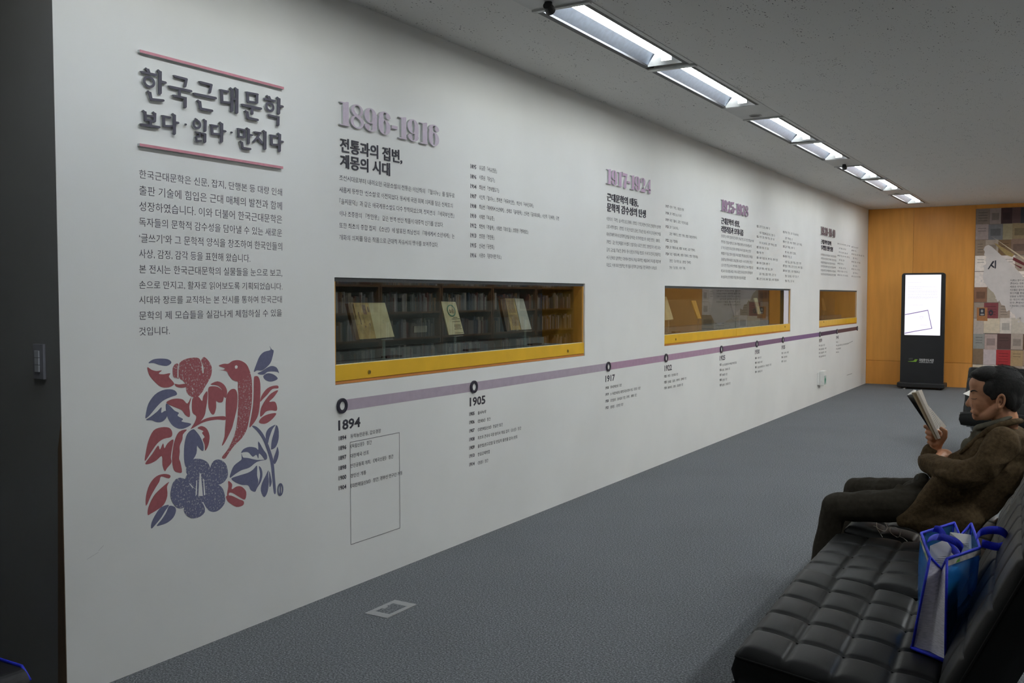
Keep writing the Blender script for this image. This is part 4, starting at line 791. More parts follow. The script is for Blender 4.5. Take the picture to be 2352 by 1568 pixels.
o = mb.obj('white_lettering', mat('logo_white', (.75, .75, .75), .5, noise=.03, nscale=60)); reparent(o, t)
cmb = MB(); cmb.tube([(kx0+.1, 17.0, .01), (kx0+.08, 16.78, .008), (kx0+.12, 16.74, .008)], .006, 6)
tag(cmb.obj('loose_cable', lightmetal), 'short pale cable end on the carpet at the kiosk foot', 'cable')

# ================================================================== MURAL
t = thing('wall_mural', 'tall printed mural of old book covers with a torn white patch', 'mural', None, (MUR0, YF, 0))
mm_ = attr_mat('mural_print', .6, .22, 26)
mb = MB(); mb.box((MUR0, YF-.012, .02), (MUR1, YF+.019, HC-.068), srgb(120, 105, 95)); o = mb.obj('backing', mm_); reparent(o, t)
rnd = random.Random(3); mb = MB(); det = MB()
def mpt(px_, py_, d=0): p = at(px_, py_, 1, YF-.0125-d); return p
pal = [(186,176,168),(178,160,140),(190,180,176),(150,128,104),(172,162,150),(196,186,180),(160,148,140),(120,86,66),(184,170,150),(140,124,112),(202,192,186),(146,136,120),(110,52,56),(92,100,104)]
special = {0: [(.205,(112,100,92)),(.165,(128,116,112)),(.165,(50,30,34)),(.115,(72,52,52)),(.085,(38,44,50)),(.30,(112,98,90)),(.24,(120,108,100))],
 1: [(.19,(138,124,122)),(.21,(98,98,102)),(.14,(130,120,96)),(.245,(122,106,80)),(.25,(134,118,108)),(.24,(118,104,90))],
 2: [(.15,(128,112,98)),(.19,(146,132,122)),(.185,(106,82,58)),(.215,(112,90,78)),(.26,(142,122,104)),(.275,(120,104,92))],
 8: [(.17,(130,128,124)),(.185,(160,140,134)),(.20,(74,50,48)),(.175,(152,138,128)),(.2,(86,60,44)),(.345,(150,130,110))],
 9: [(.155,(112,92,72)),(.19,(172,158,158)),(.21,(142,36,40)),(.18,(148,124,92)),(.2,(146,120,104)),(.34,(130,110,96))]}
ztop = HC-.07; rowh = .256; r = 0; z = ztop
while z > .06:
    h = min(rowh, z-.03); x = MUR0+.002; spec_ = list(special.get(r, [])); 
    while x < MUR1-.01:
        if spec_: w, c = spec_.pop(0)
        else: w = rnd.choice([.15, .17, .19, .21, .24]); c = rnd.choice(pal)
        x1 = min(MUR1-.002, x+w)
        if MUR1-x1 < .05: x1 = MUR1-.002
        cc = srgb(*[min(255, int(v*1.22)) for v in c])
        d = rnd.uniform(.0006, .0016); dz = rnd.uniform(-.008, .008)
        mb.box((x+.001, YF-.0125-d, max(.03, z-h+.002+dz)), (x1-.001, YF-.0125, min(ztop, z+dz)), cc)
        k = rnd.random(); zc = z-h/2
        if k < .45 and x1-x > .12:
            ink = tuple(v*.5 for v in cc)
            for j in range(rnd.randint(2, 4)):
                zz = z-h*(.25+.17*j); det.box((x+.035, YF-.0148, zz-.006), (x1-.035, YF-.0143, zz+.004), ink)
        elif k < .7 and x1-x > .12:
            ink = tuple(v*.62 for v in cc); det.box((x+.03, YF-.0148, z-h*.75), (x1-.03, YF-.0143, z-h*.3), ink)
        x = x1
    z -= h; r += 1
o = mb.obj('book_cover_prints', mm_, kind='stuff'); reparent(o, t)
o = det.obj('cover_details', mm_, kind='stuff'); reparent(o, t)
# torn white patch
edge = [(2262,566),(2270,562),(2278,566),(2290,577),(2304,590),(2318,603),(2333,616),(2345,629),(2353,640)]
P_ = [mpt(x, y, .003) for x, y in edge]
rt = [(2.58, 2.02), (2.70, 1.92), (2.78, 1.75), (2.74, 1.5), (2.80, 1.2), (2.72, 1.05), (2.62, .98)]
P_ += [Vector((x, YF-.0155, z)) for x, z in rt]
le = [(2352,742),(2345,738),(2340,728),(2334,733),(2330,722),(2324,718),(2318,712),(2312,716),(2308,702),(2300,700),(2296,690),(2291,693),(2286,680),(2282,672),(2277,668),(2270,661),(2266,655),(2262,650),(2258,640),(2258,630),(2261,618),(2258,610),(2266,606),(2263,598),(2266,590),(2260,585),(2262,578),(2259,573)]
P_ += [mpt(x, y, .003) for x, y in le if True]
mb = MB(); mb.prism(P_, (0, .0008, 0)); o = mb.obj('torn_paper_patch', mat('mural_white_patch', srgb(216, 208, 206), .7, noise=.05, nscale=8)); reparent(o, t)
mb = MB()
for i in range(46):   # spattered torn edge
    k = rnd.random(); c = mpt(2262+k*85+rnd.gauss(0, 5), 640+k*100+rnd.gauss(0, 8), .0036); s = rnd.uniform(.006, .02)
    mb.prism([c+Vector((s*math.cos(a)*rnd.uniform(.5, 1.2), 0, s*math.sin(a)*rnd.uniform(.5, 1.2))) for a in (0, 1.2, 2.3, 3.6, 5)], (0, .0003, 0))
o = mb.obj('torn_flecks', mat('mural_white_patch', (1, 1, 1)), kind='stuff'); reparent(o, t)
mb = MB(); yv = Vector((0, 0, 0))
def mq(q, d): return [mpt(x, y, d) for x, y in q]
for q in ([(2268.5,617.5),(2271,618.5),(2276,611),(2282.5,603),(2283.5,599),(2280,599.5),(2277,604)], [(2275.5,609.5),(2277.5,606.5),(2281,610),(2284.5,613),(2283,615.5),(2279,613)], [(2284.5,598.5),(2288,597.5),(2288,606),(2287.5,616),(2284.5,617),(2284.8,607)]): mb.prism(mq(q, .0046), (0, .0004, 0))
o = mb.obj('brushed_letter', navy); reparent(o, t)
mb = MB(); tx = ['시(詩)는 말의 노래이며 마음의 그림이다', '근대시는 전통의 가락에서 벗어나', '새로운 형식과 언어를 찾아 나섰다', '시인들은 잡지와 신문에 작품을 싣고', '동인지를 펴내며 시대의 슬픔과', '희망을 노래하였다. 자유시의 등장', '은 개인의 내면을 표현하는', '한국 근대시의 출발이 되었다', '이 전시에서 그 자취를 만난다']
zt0 = mpt(2322, 640).z
for i, s in enumerate(tx):
    z_ = zt0-.028-i*.052; w_ = .46 if i != 6 else .40; x_ = mpt(2320, 665).x
    if i == 8: w_ = .32
    face_text(mb, lim(s) if i else s, (x_, YF-.0168, z_-.012), w_, .032, bold=.005)
o = mb.obj('mural_text', navy); reparent(o, t)
mb = MB(); mb.prism(mq([(2277,542),(2283,546),(2353,592),(2353,597)], .004), (0, .0004, 0)); o = mb.obj('pale_blade_print', mat('mural_cream', srgb(210, 196, 170), .7, noise=.05, nscale=20)); reparent(o, t)
mb = MB(); mb.prism(mq([(2283,558),(2290,560),(2330,584),(2325,590),(2310,585)], .0042), (0, .0003, 0)); o = mb.obj('tan_blade_print', mat('mural_tan', srgb(170, 145, 95), .7, noise=.1, nscale=30)); reparent(o, t)
mb = MB(); mb.prism(mq([(2328,590),(2352,603),(2352,610),(2326,597)], .0044), (0, .0003, 0)); mb.prism(mq([(2325,604),(2348,614),(2345,617)], .0044), (0, .0003, 0)); o = mb.obj('dark_red_print', mat('mural_red', srgb(110, 40, 44), .7, noise=.1, nscale=30)); reparent(o, t)
mb = MB(); mb.prism(mq([(2243.5,706),(2268,706),(2268,737),(2243.5,736)], .004), (0, .003, 0)); o = mb.obj('orange_cover_print', mat('mural_orange', srgb(176, 118, 72), .7, noise=.08, nscale=30)); reparent(o, t)
mb = MB(); mb.prism(mq([(2249,708),(2262,708),(2262,725),(2249,725)], .0045), (0, .0003, 0)); o = mb.obj('portrait_print', navy); reparent(o, t)
mb = MB(); c = mpt(2255.5, 714, .005); mb.ball(c, (.018, .0006, .024), 12, 8); c = mpt(2256, 722, .005); mb.ball(c, (.03, .0006, .014), 12, 8); o = mb.obj('portrait_figure', mat('portrait_grey', (.35, .34, .33), .7, noise=.1, nscale=50)); reparent(o, t)
mb = MB(); c = mpt(2276, 718, .0042)
for a in range(8):
    q = a*math.pi/4; mb.ball(c+Vector((.022*math.cos(q), 0, .035*math.sin(q))), (.012, .0005, .015), 8, 6)
o = mb.obj('flower_stamp_print', navy); reparent(o, t)

# ================================================================== BOOKSHELVES ALONG THE RIGHT WALL (seen mirrored in the case glass)
shelfw = mat('shelf_wood', srgb(120, 84, 50), .6, noise=.1, nscale=10, stretch=(2, 2, .4)); bookm = attr_mat('book_spines', .6, .15, 40)
rb = random.Random(11); SX0, SX1 = 5.55, 5.9
bpal = [(150,150,152),(120,60,50),(190,185,175),(70,90,110),(160,120,70),(60,66,70),(100,110,96),(200,196,190),(90,54,60),(120,124,130),(170,160,140),(66,80,78)]
ylabels = ['bookshelf bay nearest the camera end', 'second bookshelf bay', 'third bookshelf bay', 'fourth bookshelf bay', 'fifth bookshelf bay', 'bookshelf bay next to the far wooden wall']
for k in range(6):
    y0 = 8.0+k*1.55; y1 = y0+1.52
    t = thing('bookshelf', ylabels[k]+', mirrored in the case glass', 'bookshelf', 'bookshelves along the right wall', (SX1, (y0+y1)/2, 0))
    for ya_ in (y0, y1-.03):
        o = MB().box((SX0, ya_, 0), (SX1, ya_+.03, 2.45)).obj('side_board', shelfw); reparent(o, t)
    o = MB().box((SX1-.012, y0+.03, 0), (SX1, y1-.03, 2.45)).obj('back_board', shelfw); reparent(o, t)
    bks = MB()
    for s in range(6):
        zs = .06+s*.40 if s < 6 else 0
        o = MB().box((SX0, y0+.03, zs), (SX1-.012, y1-.03, zs+.03)).obj('shelf', shelfw); reparent(o, t)
        yy_ = y0+.035
        while yy_ < y1-.09:
            if rb.random() < .04: yy_ += rb.uniform(.05, .25); continue
            w = rb.uniform(.016, .045); h = rb.uniform(.2, .3); d_ = rb.uniform(.15, .21); c = rb.choice(bpal)
            bks.box((SX0+.03, yy_, zs+.03), (SX0+.03+d_, yy_+w-.001, zs+.03+h), srgb(*c)); yy_ += w
    o = bks.obj('books', bookm, kind='stuff'); reparent(o, t)

# ================================================================== TUFTED LEATHER LOUNGE CHAIRS
leather = mat('black_leather', (.0075, .008, .008), .46, noise=.12, nscale=9, bump=.10, bscale=260, spec=.24)
darksteel = mat('dark_chrome', (.25, .25, .26), .25, metal=1, noise=.08, nscale=30)
def tufted(name, L, Wd, th, nu, nv, puff, parent, q=10):
    """tufted cushion: L along local x (u), Wd along local y (v), top surface at z = 0"""
    mb = MB(); NU, NV = nu*q, nv*q
    def hgt(u, v):
        a = (u*nu) % 1; b = (v*nv) % 1
        ea = 1-abs(2*a-1)**7; eb = 1-abs(2*b-1)**7
        if u <= .5/nu and a < .5: ea = 1
        h = puff*(max(0, ea*eb))**.30*(.78+.34*math.sin(math.pi*a)*math.sin(math.pi*b))
        e = min(u*L, (1-u)*L, v*Wd, (1-v)*Wd); r = .03
        if e < r: h -= (r-math.sqrt(max(0, r*r-(r-e)**2)))*.6
        return h-puff
    def wav(v, u):   # seams wander a little between the buttons
        return .014*math.sin(math.pi*((u*nu) % 1))*math.sin(2*math.pi*v*.5)
    vs = [(L*i/NU, Wd*j/NV+(.016*math.sin(math.pi*((i/q) % 1)) if 0 < j < NV else 0), hgt(i/NU, j/NV)) for i in range(NU+1) for j in range(NV+1)]
    fs = [(i*(NV+1)+j, (i+1)*(NV+1)+j, (i+1)*(NV+1)+j+1, i*(NV+1)+j+1) for i in range(NU) for j in range(NV)]
    rim = [i*(NV+1) for i in range(NU+1)]+[NU*(NV+1)+j for j in range(1, NV+1)]+[i*(NV+1)+NV for i in range(NU-1, -1, -1)]+[j for j in range(NV-1, 0, -1)]
    b0 = len(vs); n = len(rim)
    for k, dz in enumerate((-.5*th-puff, -th)):
        for r in rim:
            x, y, z = vs[r]; g = .006 if k == 0 else -.012; cx_, cy_ = L/2, Wd/2
            vs.append((x+(g if x > cx_ else -g)*(abs(x-cx_) > L*.49), y+(g if y > cy_ else -g)*(abs(y-cy_) > Wd*.49), dz))
    for i in range(n):
        j = (i+1) % n; fs.append((rim[j], rim[i], b0+i, b0+j)); fs.append((b0+j, b0+i, b0+n+i, b0+n+j))
    fs.append(tuple(range(b0+n, b0+2*n)))
    mb.add(vs, fs)
    o = mb.obj(name, leather, parent, smooth=True)
    pp = MB(); ps = [Vector((vs[r][0], vs[r][1], vs[r][2]-.004)) for r in rim]; pp.tube(ps+[ps[0]], .0042, 6, cap=False)
    pi_ = pp.obj('piping', leather, o, smooth=True)
    bt = MB()
    for i in range(1, nu):
        for j in range(1, nv): bt.ball((L*i/nu, Wd*j/nv+.0, -puff+.001), (.005, .005, .003), 8, 5)
    b_ = bt.obj('buttons', leather, o, smooth=True, kind='stuff')
    return o
def make_chair(label, loc, rot, z0, tilt, nv=5, back=True, L=.62, Wd=1.0, BL=.66, rec=25, group='black tufted leather lounge seats'):
    t = thing('lounge_chair' if back else 'footstool', label, 'lounge chair' if back else 'footstool', group if back else None, loc)
    t.rotation_euler = (0, 0, rot)
    s_ = tufted('seat_cushion', L, Wd, .125, 4, nv, .012, t, 14); s_.location = (0, 0, z0); s_.rotation_euler = (0, math.atan(tilt), 0)
    zb = z0-tilt*(L-.04)
    if back:
        b_ = tufted('back_cushion', BL, Wd, .150, 4, nv, .012, t, 14); a = math.radians(90-rec)
        b_.location = (L-.025, 0, zb-.0); b_.rotation_euler = (0, -a, 0)
    fr = MB(); zf = z0-.135
    for v in (.10, Wd-.10):
        w = .016
        fr.tube([(.02, v, zf), (.25, v, zf-.04-tilt*.2), (L+.02, v, .006)], w, 4, flat=.5)
        fr.tube([(.03, v, .006), (.18, v, .12), (.40, v, .2), (L+.02, v, zb-.02), (L+.16, v, zb+.22)] if back else [(.03, v, .006), (.3, v, .13), (L-.02, v, zf)], w, 4, flat=.5)
    fr.tube([(.28, .10, zf-.06), (.28, Wd-.10, zf-.06)], .011, 6); fr.tube([(-.02, .05, zf-.004), (-.02, .09, zf-.004)], .01, 6)
    fr.box((0, .06, zf-.008), (.03, Wd-.06, zf+.004))
    fr.obj('steel_frame', darksteel, t)
    return t
make_chair('empty black tufted chair nearest the camera, blue tote bag standing on it', (2.371, 2.86, 0), math.radians(3.0), .443, .145, L=.575)
make_chair('black tufted footstool between the nearest chair and the seated man', (2.287, 3.885, 0), math.radians(1.0), .405, .0, nv=4, back=False, L=.60, Wd=.78)
make_chair('black tufted chair on which the man sits', (2.315, 4.70, 0), math.radians(1.0), .435, .145)
make_chair('far black tufted chair behind the man, white leaflet on it', (3.27, 9.98, 0), math.radians(90), .43, .145, L=.30, BL=.66, rec=50)
pf = MB(); pf.prism([at(2212, 904, 1, 10.36), at(2228, 910, 1, 10.34), at(2232, 894, 1, 10.44), at(2224, 898, 1, 10.42)], (0, .001, .002)); tag(pf.obj('leaflet', paper), 'white leaflet lying on the far black chair behind the man', 'leaflet')

# ================================================================== THE SEATED MAN
Q = lambda px, py, y: at(px, py, 1, y)
def blobs(mb, voxel, smooth_n=6, name='tmp', fac=.5):
    me = mb.mesh(name, black); o = bpy.data.objects.new(name, me); COL.objects.link(o)
    m = o.modifiers.new('r', 'REMESH'); m.mode = 'VOXEL'; m.voxel_size = voxel
    s_ = o.modifiers.new('s', 'SMOOTH'); s_.iterations = smooth_n; s_.factor = fac
    bpy.context.view_layer.update(); dg = bpy.context.evaluated_depsgraph_get()
    out = bpy.data.meshes.new_from_object(o.evaluated_get(dg)); bpy.data.objects.remove(o)
    for p in out.polygons: p.use_smooth = True
    return out
def cap(mb, a, b, ra, rb, n=12):
    a = Vector(a); b = Vector(b); mb.ball(a, ra, n, 8); mb.ball(b, rb, n, 8); mb.tube([a, b], [ra, rb], n)
def chain(mb, pts):
    for (a, ra), (b, rb) in zip(pts[:-1], pts[1:]): cap(mb, a, b, ra, rb)
from mathutils import noise as NZ
def folds(me, amp, sc, seed=0):
    vs = [v.co.copy() for v in me.vertices]; ns = [v.normal.copy() for v in me.vertices]
    for v, p, n in zip(me.vertices, vs, ns):
        q = Vector((p.x*sc[0]+seed, p.y*sc[1], p.z*sc[2])); q = q+Vector((NZ.noise(q*.5), NZ.noise(q*.5+Vector((3, 1, 7))), 0))*1.2
        r = 1-abs(NZ.noise(q))*2.2; v.co = p+n*(amp*(max(-1, r)-.45))
    me.update(); return me
def skinned(name, mesh, m, parent):
    mesh.name = name; mesh.materials.clear(); mesh.materials.append(m)
    o = bpy.data.objects.new(name, mesh); COL.objects.link(o); o.parent = parent; return o
YM = 4.85
skin = mat('skin', srgb(186, 132, 98), .55, noise=.10, nscale=16, bump=.05, bscale=140, spec=.4)
hairm = mat('dark_hair', (.009, .008, .007), .8, noise=.5, nscale=60, bump=.6, bscale=180, stretch=(1, 1, .3))
jacketm = mat('brown_tweed', (.078, .052, .027), .95, noise=.25, nscale=70, bump=.5, bscale=220, spec=.1, sheen=.0)
trouserm = mat('olive_trousers', (.036, .031, .023), .9, noise=.15, nscale=50, bump=.25, bscale=240, spec=.15)
shirtm = mat('olive_shirt', (.10, .092, .068), .85, noise=.1, nscale=50, spec=.2)
shoem = mat('black_shoe', (.012, .011, .010), .35, noise=.1, nscale=30)
man = thing('person', 'seated man in brown jacket and dark trousers reading an open book, seen from his left', 'person', None, (2.88, 4.9, .42))
def PP(name, mesh, m): o = skinned(name, mesh, m, None); reparent(o, man); return o
hb = MB()
# head
hb.ball(Q(2287, 894, YM), (.108, .074, .096), 20, 14)
hb.ball(Q(2259, 915, YM), (.060, .062, .085), 18, 12); hb.ball(Q(2252, 882, YM), (.048, .058, .046), 16, 10)
hb.ball(Q(2244, 956, YM), (.020, .024, .019)); hb.ball(Q(2262, 947, YM), (.040, .045, .030))
for s in (-1, 1):
    chain(hb, [(Q(2290, 938, YM+.056*s), .022), (Q(2268, 954, YM+.042*s), .022), (Q(2250, 956, YM+.014*s), .018)])
    hb.ball(Q(2250, 924, YM+.036*s), (.026, .024, .026)); hb.ball(Q(2237, 899, YM+.024*s), (.014, .024, .010)); hb.ball(Q(2243, 945, YM+.026*s), (.018, .02, .022))
    hb.ball(Q(2241, 915, YM+.030*s), (.014, .015, .012))
    ec_ = Q(2299, 921, YM+.080*s); hb.ring(ec_, Vector((.98, .18*s, 0)), Vector((.12, 0, .99)), Vector((0, s, 0)), (.020, .035), (.011, .024), .012, 16); hb.ball(ec_+Vector((0, -.004*s, 0)), (.016, .008, .028)); hb.ball(Q(2295, 935, YM+.082*s), (.010, .008, .012))
hb.tube([Q(2237, 902, YM), Q(2231, 914, YM), Q(2224, 927, YM), Q(2228, 932, YM)], [.010, .011, .014, .012], 12); hb.ball(Q(2223.5, 927, YM), (.0125, .013, .012))
for s in (-1, 1): hb.ball(Q(2232, 930, YM+.013*s), (.012, .009, .009))
hb.ball(Q(2234, 944.5, YM), (.010, .024, .0070)); hb.ball(Q(2237, 952.5, YM), (.010, .020, .0070)); hb.ball(Q(2237, 938, YM), (.012, .024, .012))
# neck, trunk, hands and lower arms share the same skin surface
chain(hb, [(Q(2298, 935, YM), .056), (Q(2308, 962, YM), .057), (Q(2308, 990, YM), .052)])
hb.ball(Q(2300, 1035, YM), (.06, .09, .06)); chain(hb, [(Q(2298, 1040, YM), .08), (Q(2255, 1085, YM), .11), (Q(2205, 1150, YM), .11)])
chain(hb, [(Q(2300, 1024, 4.71), .042), (Q(2225, 1090, 4.63), .038), (Q(2150, 1062, 4.86), .030), (Q(2164, 1046, 4.95), .026)])
chain(hb, [(Q(2292, 1018, 5.0), .05), (Q(2165, 1092, 5.06), .042), (Q(2146, 1042, 4.97), .026), (Q(2148, 1022, 4.96), .026)])
chain(hb, [(Q(2200, 1165, 4.77), .06), (Q(1960, 1163, 4.745), .045), (Q(1922, 1165, 4.74), .042), ((2.236, 4.745, .44), .038), ((2.21, 4.75, .08), .03)]); chain(hb, [(Q(2190, 1145, 4.96), .06), (Q(2060, 1132, 5.04), .045), (Q(1965, 1124, 5.10), .042), ((2.265, 5.11, .42), .036), ((2.24, 5.12, .08), .03)])
# right hand holding the book: palm, four curled fingers on the cover side, thumb on the page side
hb.ball(Q(2152, 1016, 4.955), (.028, .022, .036)); hb.ball(Q(2158, 1004, 4.955), (.018, .018, .026)); hb.ball(Q(2148, 1030, 4.96), (.026, .022, .024))
for (k0, k1, tip), r in zip([((2157, 993), (2140, 984), (2125, 979)), ((2155, 1003), (2139, 996), (2129, 992)), ((2153, 1012), (2139, 1008), (2130, 1004)), ((2152, 1021), (2141, 1020), (2133, 1015))], (.0105, .0112, .0105, .0092)):
    chain(hb, [(Q(*k0, 4.95), r*1.15), (Q(*k1, 4.925), r*1.05), (Q(*tip, 4.93), r*.92)])
chain(hb, [(Q(2158, 1018, 4.945), .016), (Q(2170, 1003, 4.93), .0125), (Q(2171, 990, 4.925), .0115), (Q(2162, 984, 4.925), .0098)])
# left hand tucked under the right elbow
hb.ball(Q(2170, 1042, 4.96), (.034, .018, .024))
for k in range(4): chain(hb, [(Q(2172-k*1, 1036+k*6, 4.97), .010), (Q(2158-k, 1038+k*6, 5.01), .0095), (Q(2150, 1042+k*5, 5.035), .0085)])
chain(hb, [(Q(2178, 1046, 4.945), .010), (Q(2172, 1050, 4.93), .0095), (Q(2164, 1052, 4.925), .009)])
bodym = blobs(hb, .0040, 2); body = PP('body', bodym, skin)
from mathutils.bvhtree import BVHTree
BV = BVHTree.FromPolygons([v.co.copy() for v in bodym.vertices], [tuple(p.vertices) for p in bodym.polygons])
def F(px, py, s=-1, lift=.0008):
    """point on the face surface; s = 1 mirrors it to the far side"""
    o_ = Q(px, py, 4.6); d_ = (o_-CAM).normalized(); h = BV.ray_cast(o_, d_)
    p = h[0]+h[1]*lift if h[0] is not None else Q(px, py, YM-.05)
    return p if s < 0 else Vector((p.x, 2*YM-p.y, p.z))
# hair
hr = MB(); hr.ball(Q(2304, 888, YM), (.092, .083, .098), 20, 14); hr.ball(Q(2272, 862, YM), (.072, .074, .045), 20, 12); hr.ball(Q(2248, 859, YM-.02), (.036, .045, .020)); hr.ball(Q(2240, 863, YM+.02), (.026, .04, .014))
hr.ball(Q(2325, 915, YM), (.045, .062, .058)); hr.ball(Q(2328, 934, YM), (.022, .050, .026))
for s in (-1, 1): hr.ball(Q(2276, 893, YM+.064*s), (.034, .016, .036)); hr.ball(Q(2280, 908, YM+.070*s), (.011, .009, .024)); hr.ball(Q(2320, 915, YM+.058*s), (.026, .02, .05))
hair = PP('hair', blobs(hr, .005, 3), hairm)
rh = random.Random(5); wm_ = MB()
for i in range(110):
    a = rh.uniform(-1.2, 1.2); b = rh.uniform(1.0, 2.7); c0 = Q(2300, 886, YM)
    p = c0+Vector((.094*math.cos(b)*(-1), .084*math.sin(a), .098*math.sin(b)*math.cos(a)))
    d = Vector((math.sin(b)*.8+.3, .2*a, -.25+.3*math.cos(b))).normalized(); wm_.tube([p, p+d*.018+Vector((0, 0, .002)), p+d*.04], [.0008, .0006, .0003], 4)
o = wm_.obj('hair_strands', hairm, kind='stuff'); reparent(o, man)
# face marks laid on the surface
for s in (-1, 1):
    fm = MB(); fm.tube([F(2230.5, 899.5, s), F(2234, 897, s), F(2239, 896.5, s), F(2246, 899.5, s)], [.0038, .0046, .0036, .0012], 6, flat=.8)
    o = fm.obj('eyebrow', mat('brow_hair', (.022, .016, .012), .9, noise=.3, nscale=150)); reparent(o, man)
    fm = MB(); fm.tube([F(2231, 914.5, s), F(2235, 915.8, s), F(2240, 916, s), F(2244.5, 914.2, s)], [.0010, .0017, .0016, .0008], 6)
    o = fm.obj('eyelid', mat('lash_line', (.09, .045, .03), .6, noise=.1, nscale=60)); reparent(o, man)
fm = MB()
for s in (-1, 1):
    fm.tube([F(2229.5, 948, s), F(2233, 948.4, s), F(2238, 950, s), F(2241.5, 952, s)], [.0014, .0016, .0014, .0006], 6)
    fm.tube([F(2228, 934.5, s), F(2230.5, 935.5, s)], [.0016, .0012], 6); fm.tube([F(2232, 927, s), F(2234, 931, s), F(2233, 934, s)], [.0005, .0008, .0005], 6)
o = fm.obj('mouth_and_nostril_lines', mat('lip_dark', (.13, .055, .038), .6, noise=.1, nscale=60)); reparent(o, man)
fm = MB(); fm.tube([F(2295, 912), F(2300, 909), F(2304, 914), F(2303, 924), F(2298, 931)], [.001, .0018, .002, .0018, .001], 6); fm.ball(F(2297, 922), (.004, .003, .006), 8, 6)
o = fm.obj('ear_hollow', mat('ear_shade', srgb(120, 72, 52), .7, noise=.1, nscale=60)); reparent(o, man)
# jacket
jk = MB()
chain(jk, [(Q(2304, 1034, YM), .112), (Q(2275, 1062, YM), .145), (Q(2235, 1112, YM), .155), (Q(2190, 1165, YM), .145)])
jk.ball(Q(2312, 1000, YM), (.085, .18, .045)); chain(jk, [(Q(2306, 1014, 4.69), .070), (Q(2306, 1014, 5.02), .070)])
chain(jk, [(Q(2304, 1016, 4.68), .072), (Q(2262, 1066, 4.62), .066), (Q(2215, 1092, 4.62), .062), (Q(2170, 1080, 4.72), .056), (Q(2136, 1066, 4.85), .050), (Q(2130, 1064, 4.90), .046)])
chain(jk, [(Q(2294, 1014, 5.03), .070), (Q(2215, 1062, 5.08), .060), (Q(2162, 1088, 5.06), .055), (Q(2138, 1056, 4.99), .044), (Q(2138, 1036, 4.97), .040)])
chain(jk, [(Q(2150, 1165, 4.74), .085), (Q(2105, 1190, 4.71), .055), (Q(2072, 1196, 4.70), .030)]); chain(jk, [(Q(2210, 1190, 4.74), .09), (Q(2130, 1195, 4.73), .075)])
chain(jk, [(Q(2170, 1120, 4.72), .07), (Q(2120, 1165, 4.70), .045), (Q(2066, 1190, 4.69), .022)])
chain(jk, [(Q(2150, 1150, 5.0), .08), (Q(2110, 1160, 5.02), .05)])
# folds on the sleeve
for a, b, r in (((2240, 1085), (2165, 1094), .017), ((2270, 1040), (2215, 1066), .018), ((2190, 1102), (2150, 1084), .015)):
    chain(jk, [(Q(*a, 4.585), r*.8), (Q((a[0]+b[0])/2, (a[1]+b[1])/2-3, 4.60), r), (Q(*b, 4.70), r*.8)])
PP('jacket', folds(blobs(jk, .0065, 5), .011, (5, 6, 9), 2.3), jacketm)
cl = MB()   # jacket collar and lapel
cl.tube([Q(2342, 966, YM+.0), Q(2331, 968, YM-.055), Q(2300, 975, YM-.082), Q(2272, 986, YM-.074), Q(2250, 1002, YM-.055), Q(2225, 1022, YM-.07), Q(2205, 1042, YM-.09)], [.018, .019, .020, .018, .016, .013, .008], 10, flat=.7)
cl.tube([Q(2342, 966, YM+.0), Q(2331, 968, YM+.055), Q(2300, 975, YM+.08), Q(2268, 990, YM+.07), Q(2240, 1005, YM+.05), Q(2200, 1040, YM+.06)], [.018, .019, .019, .017, .014, .008], 10, flat=.7)
o = cl.obj('jacket_collar', jacketm, smooth=True); reparent(o, man)
sh = MB()
sh.tube([Q(2326, 956, YM), Q(2318, 958, YM-.048), Q(2298, 966, YM-.068), Q(2272, 974, YM-.064), Q(2250, 980, YM-.045), Q(2238, 984, YM-.012)], [.012, .014, .016, .017, .017, .014], 10, flat=.55)
sh.tube([Q(2326, 956, YM), Q(2318, 958, YM+.048), Q(2298, 966, YM+.066), Q(2268, 974, YM+.06), Q(2244, 980, YM+.03), Q(2238, 984, YM+.01)], [.012, .014, .016, .017, .016, .014], 10, flat=.55)
sh.ball(Q(2258, 1000, YM), (.05, .055, .05)); sh.ball(Q(2222, 1030, YM-.03), (.03, .04, .05)); sh.ball(Q(2236, 1004, YM-.035), (.016, .014, .035))
PP('shirt', blobs(sh, .005, 3), shirtm)
o = MB().ball(Q(2231, 991, YM-.05), (.006, .004, .007), 10, 6).obj('shirt_button', steel); reparent(o, man)
o = MB().ring(Q(2134, 1040, 4.968), (1, 0, .2), (0, 1, 0), (0, 0, 1), (.034, .032), (.024, .022), .012, 20).obj('shirt_cuff', shirtm); reparent(o, man)
# trousers
tr_ = MB()
chain(tr_, [(Q(2190, 1168, 4.80), .078), (Q(2060, 1160, 4.76), .080), (Q(1960, 1163, 4.745), .070), (Q(1918, 1163, 4.74), .066), ((2.236, 4.745, .44), .060), ((2.205, 4.75, .26), .056), ((2.195, 4.75, .13), .060), ((2.195, 4.75, .10), .060)])
chain(tr_, [(Q(2190, 1145, 4.96), .092), (Q(2060, 1132, 5.04), .076), (Q(1965, 1124, 5.10), .062), ((2.265, 5.11, .42), .056), ((2.24, 5.12, .22), .054), ((2.23, 5.12, .10), .058)])
tr_.ball(Q(2120, 1140, 4.88), (.11, .09, .07)); tr_.ball(Q(2100, 1122, 4.88), (.055, .09, .05)); tr_.ball(Q(2118, 1108, 4.86), (.045, .08, .05))
for a, b, r, y in (((2120, 1112), (2075, 1126), .026, 4.80), ((2065, 1122), (2090, 1140), .022, 4.78)):
    cap(tr_, Q(*a, y), Q(*b, y), r, r*.7)
PP('trousers', folds(blobs(tr_, .0065, 6), .0075, (8, 7, 7), 5.1), trouserm)
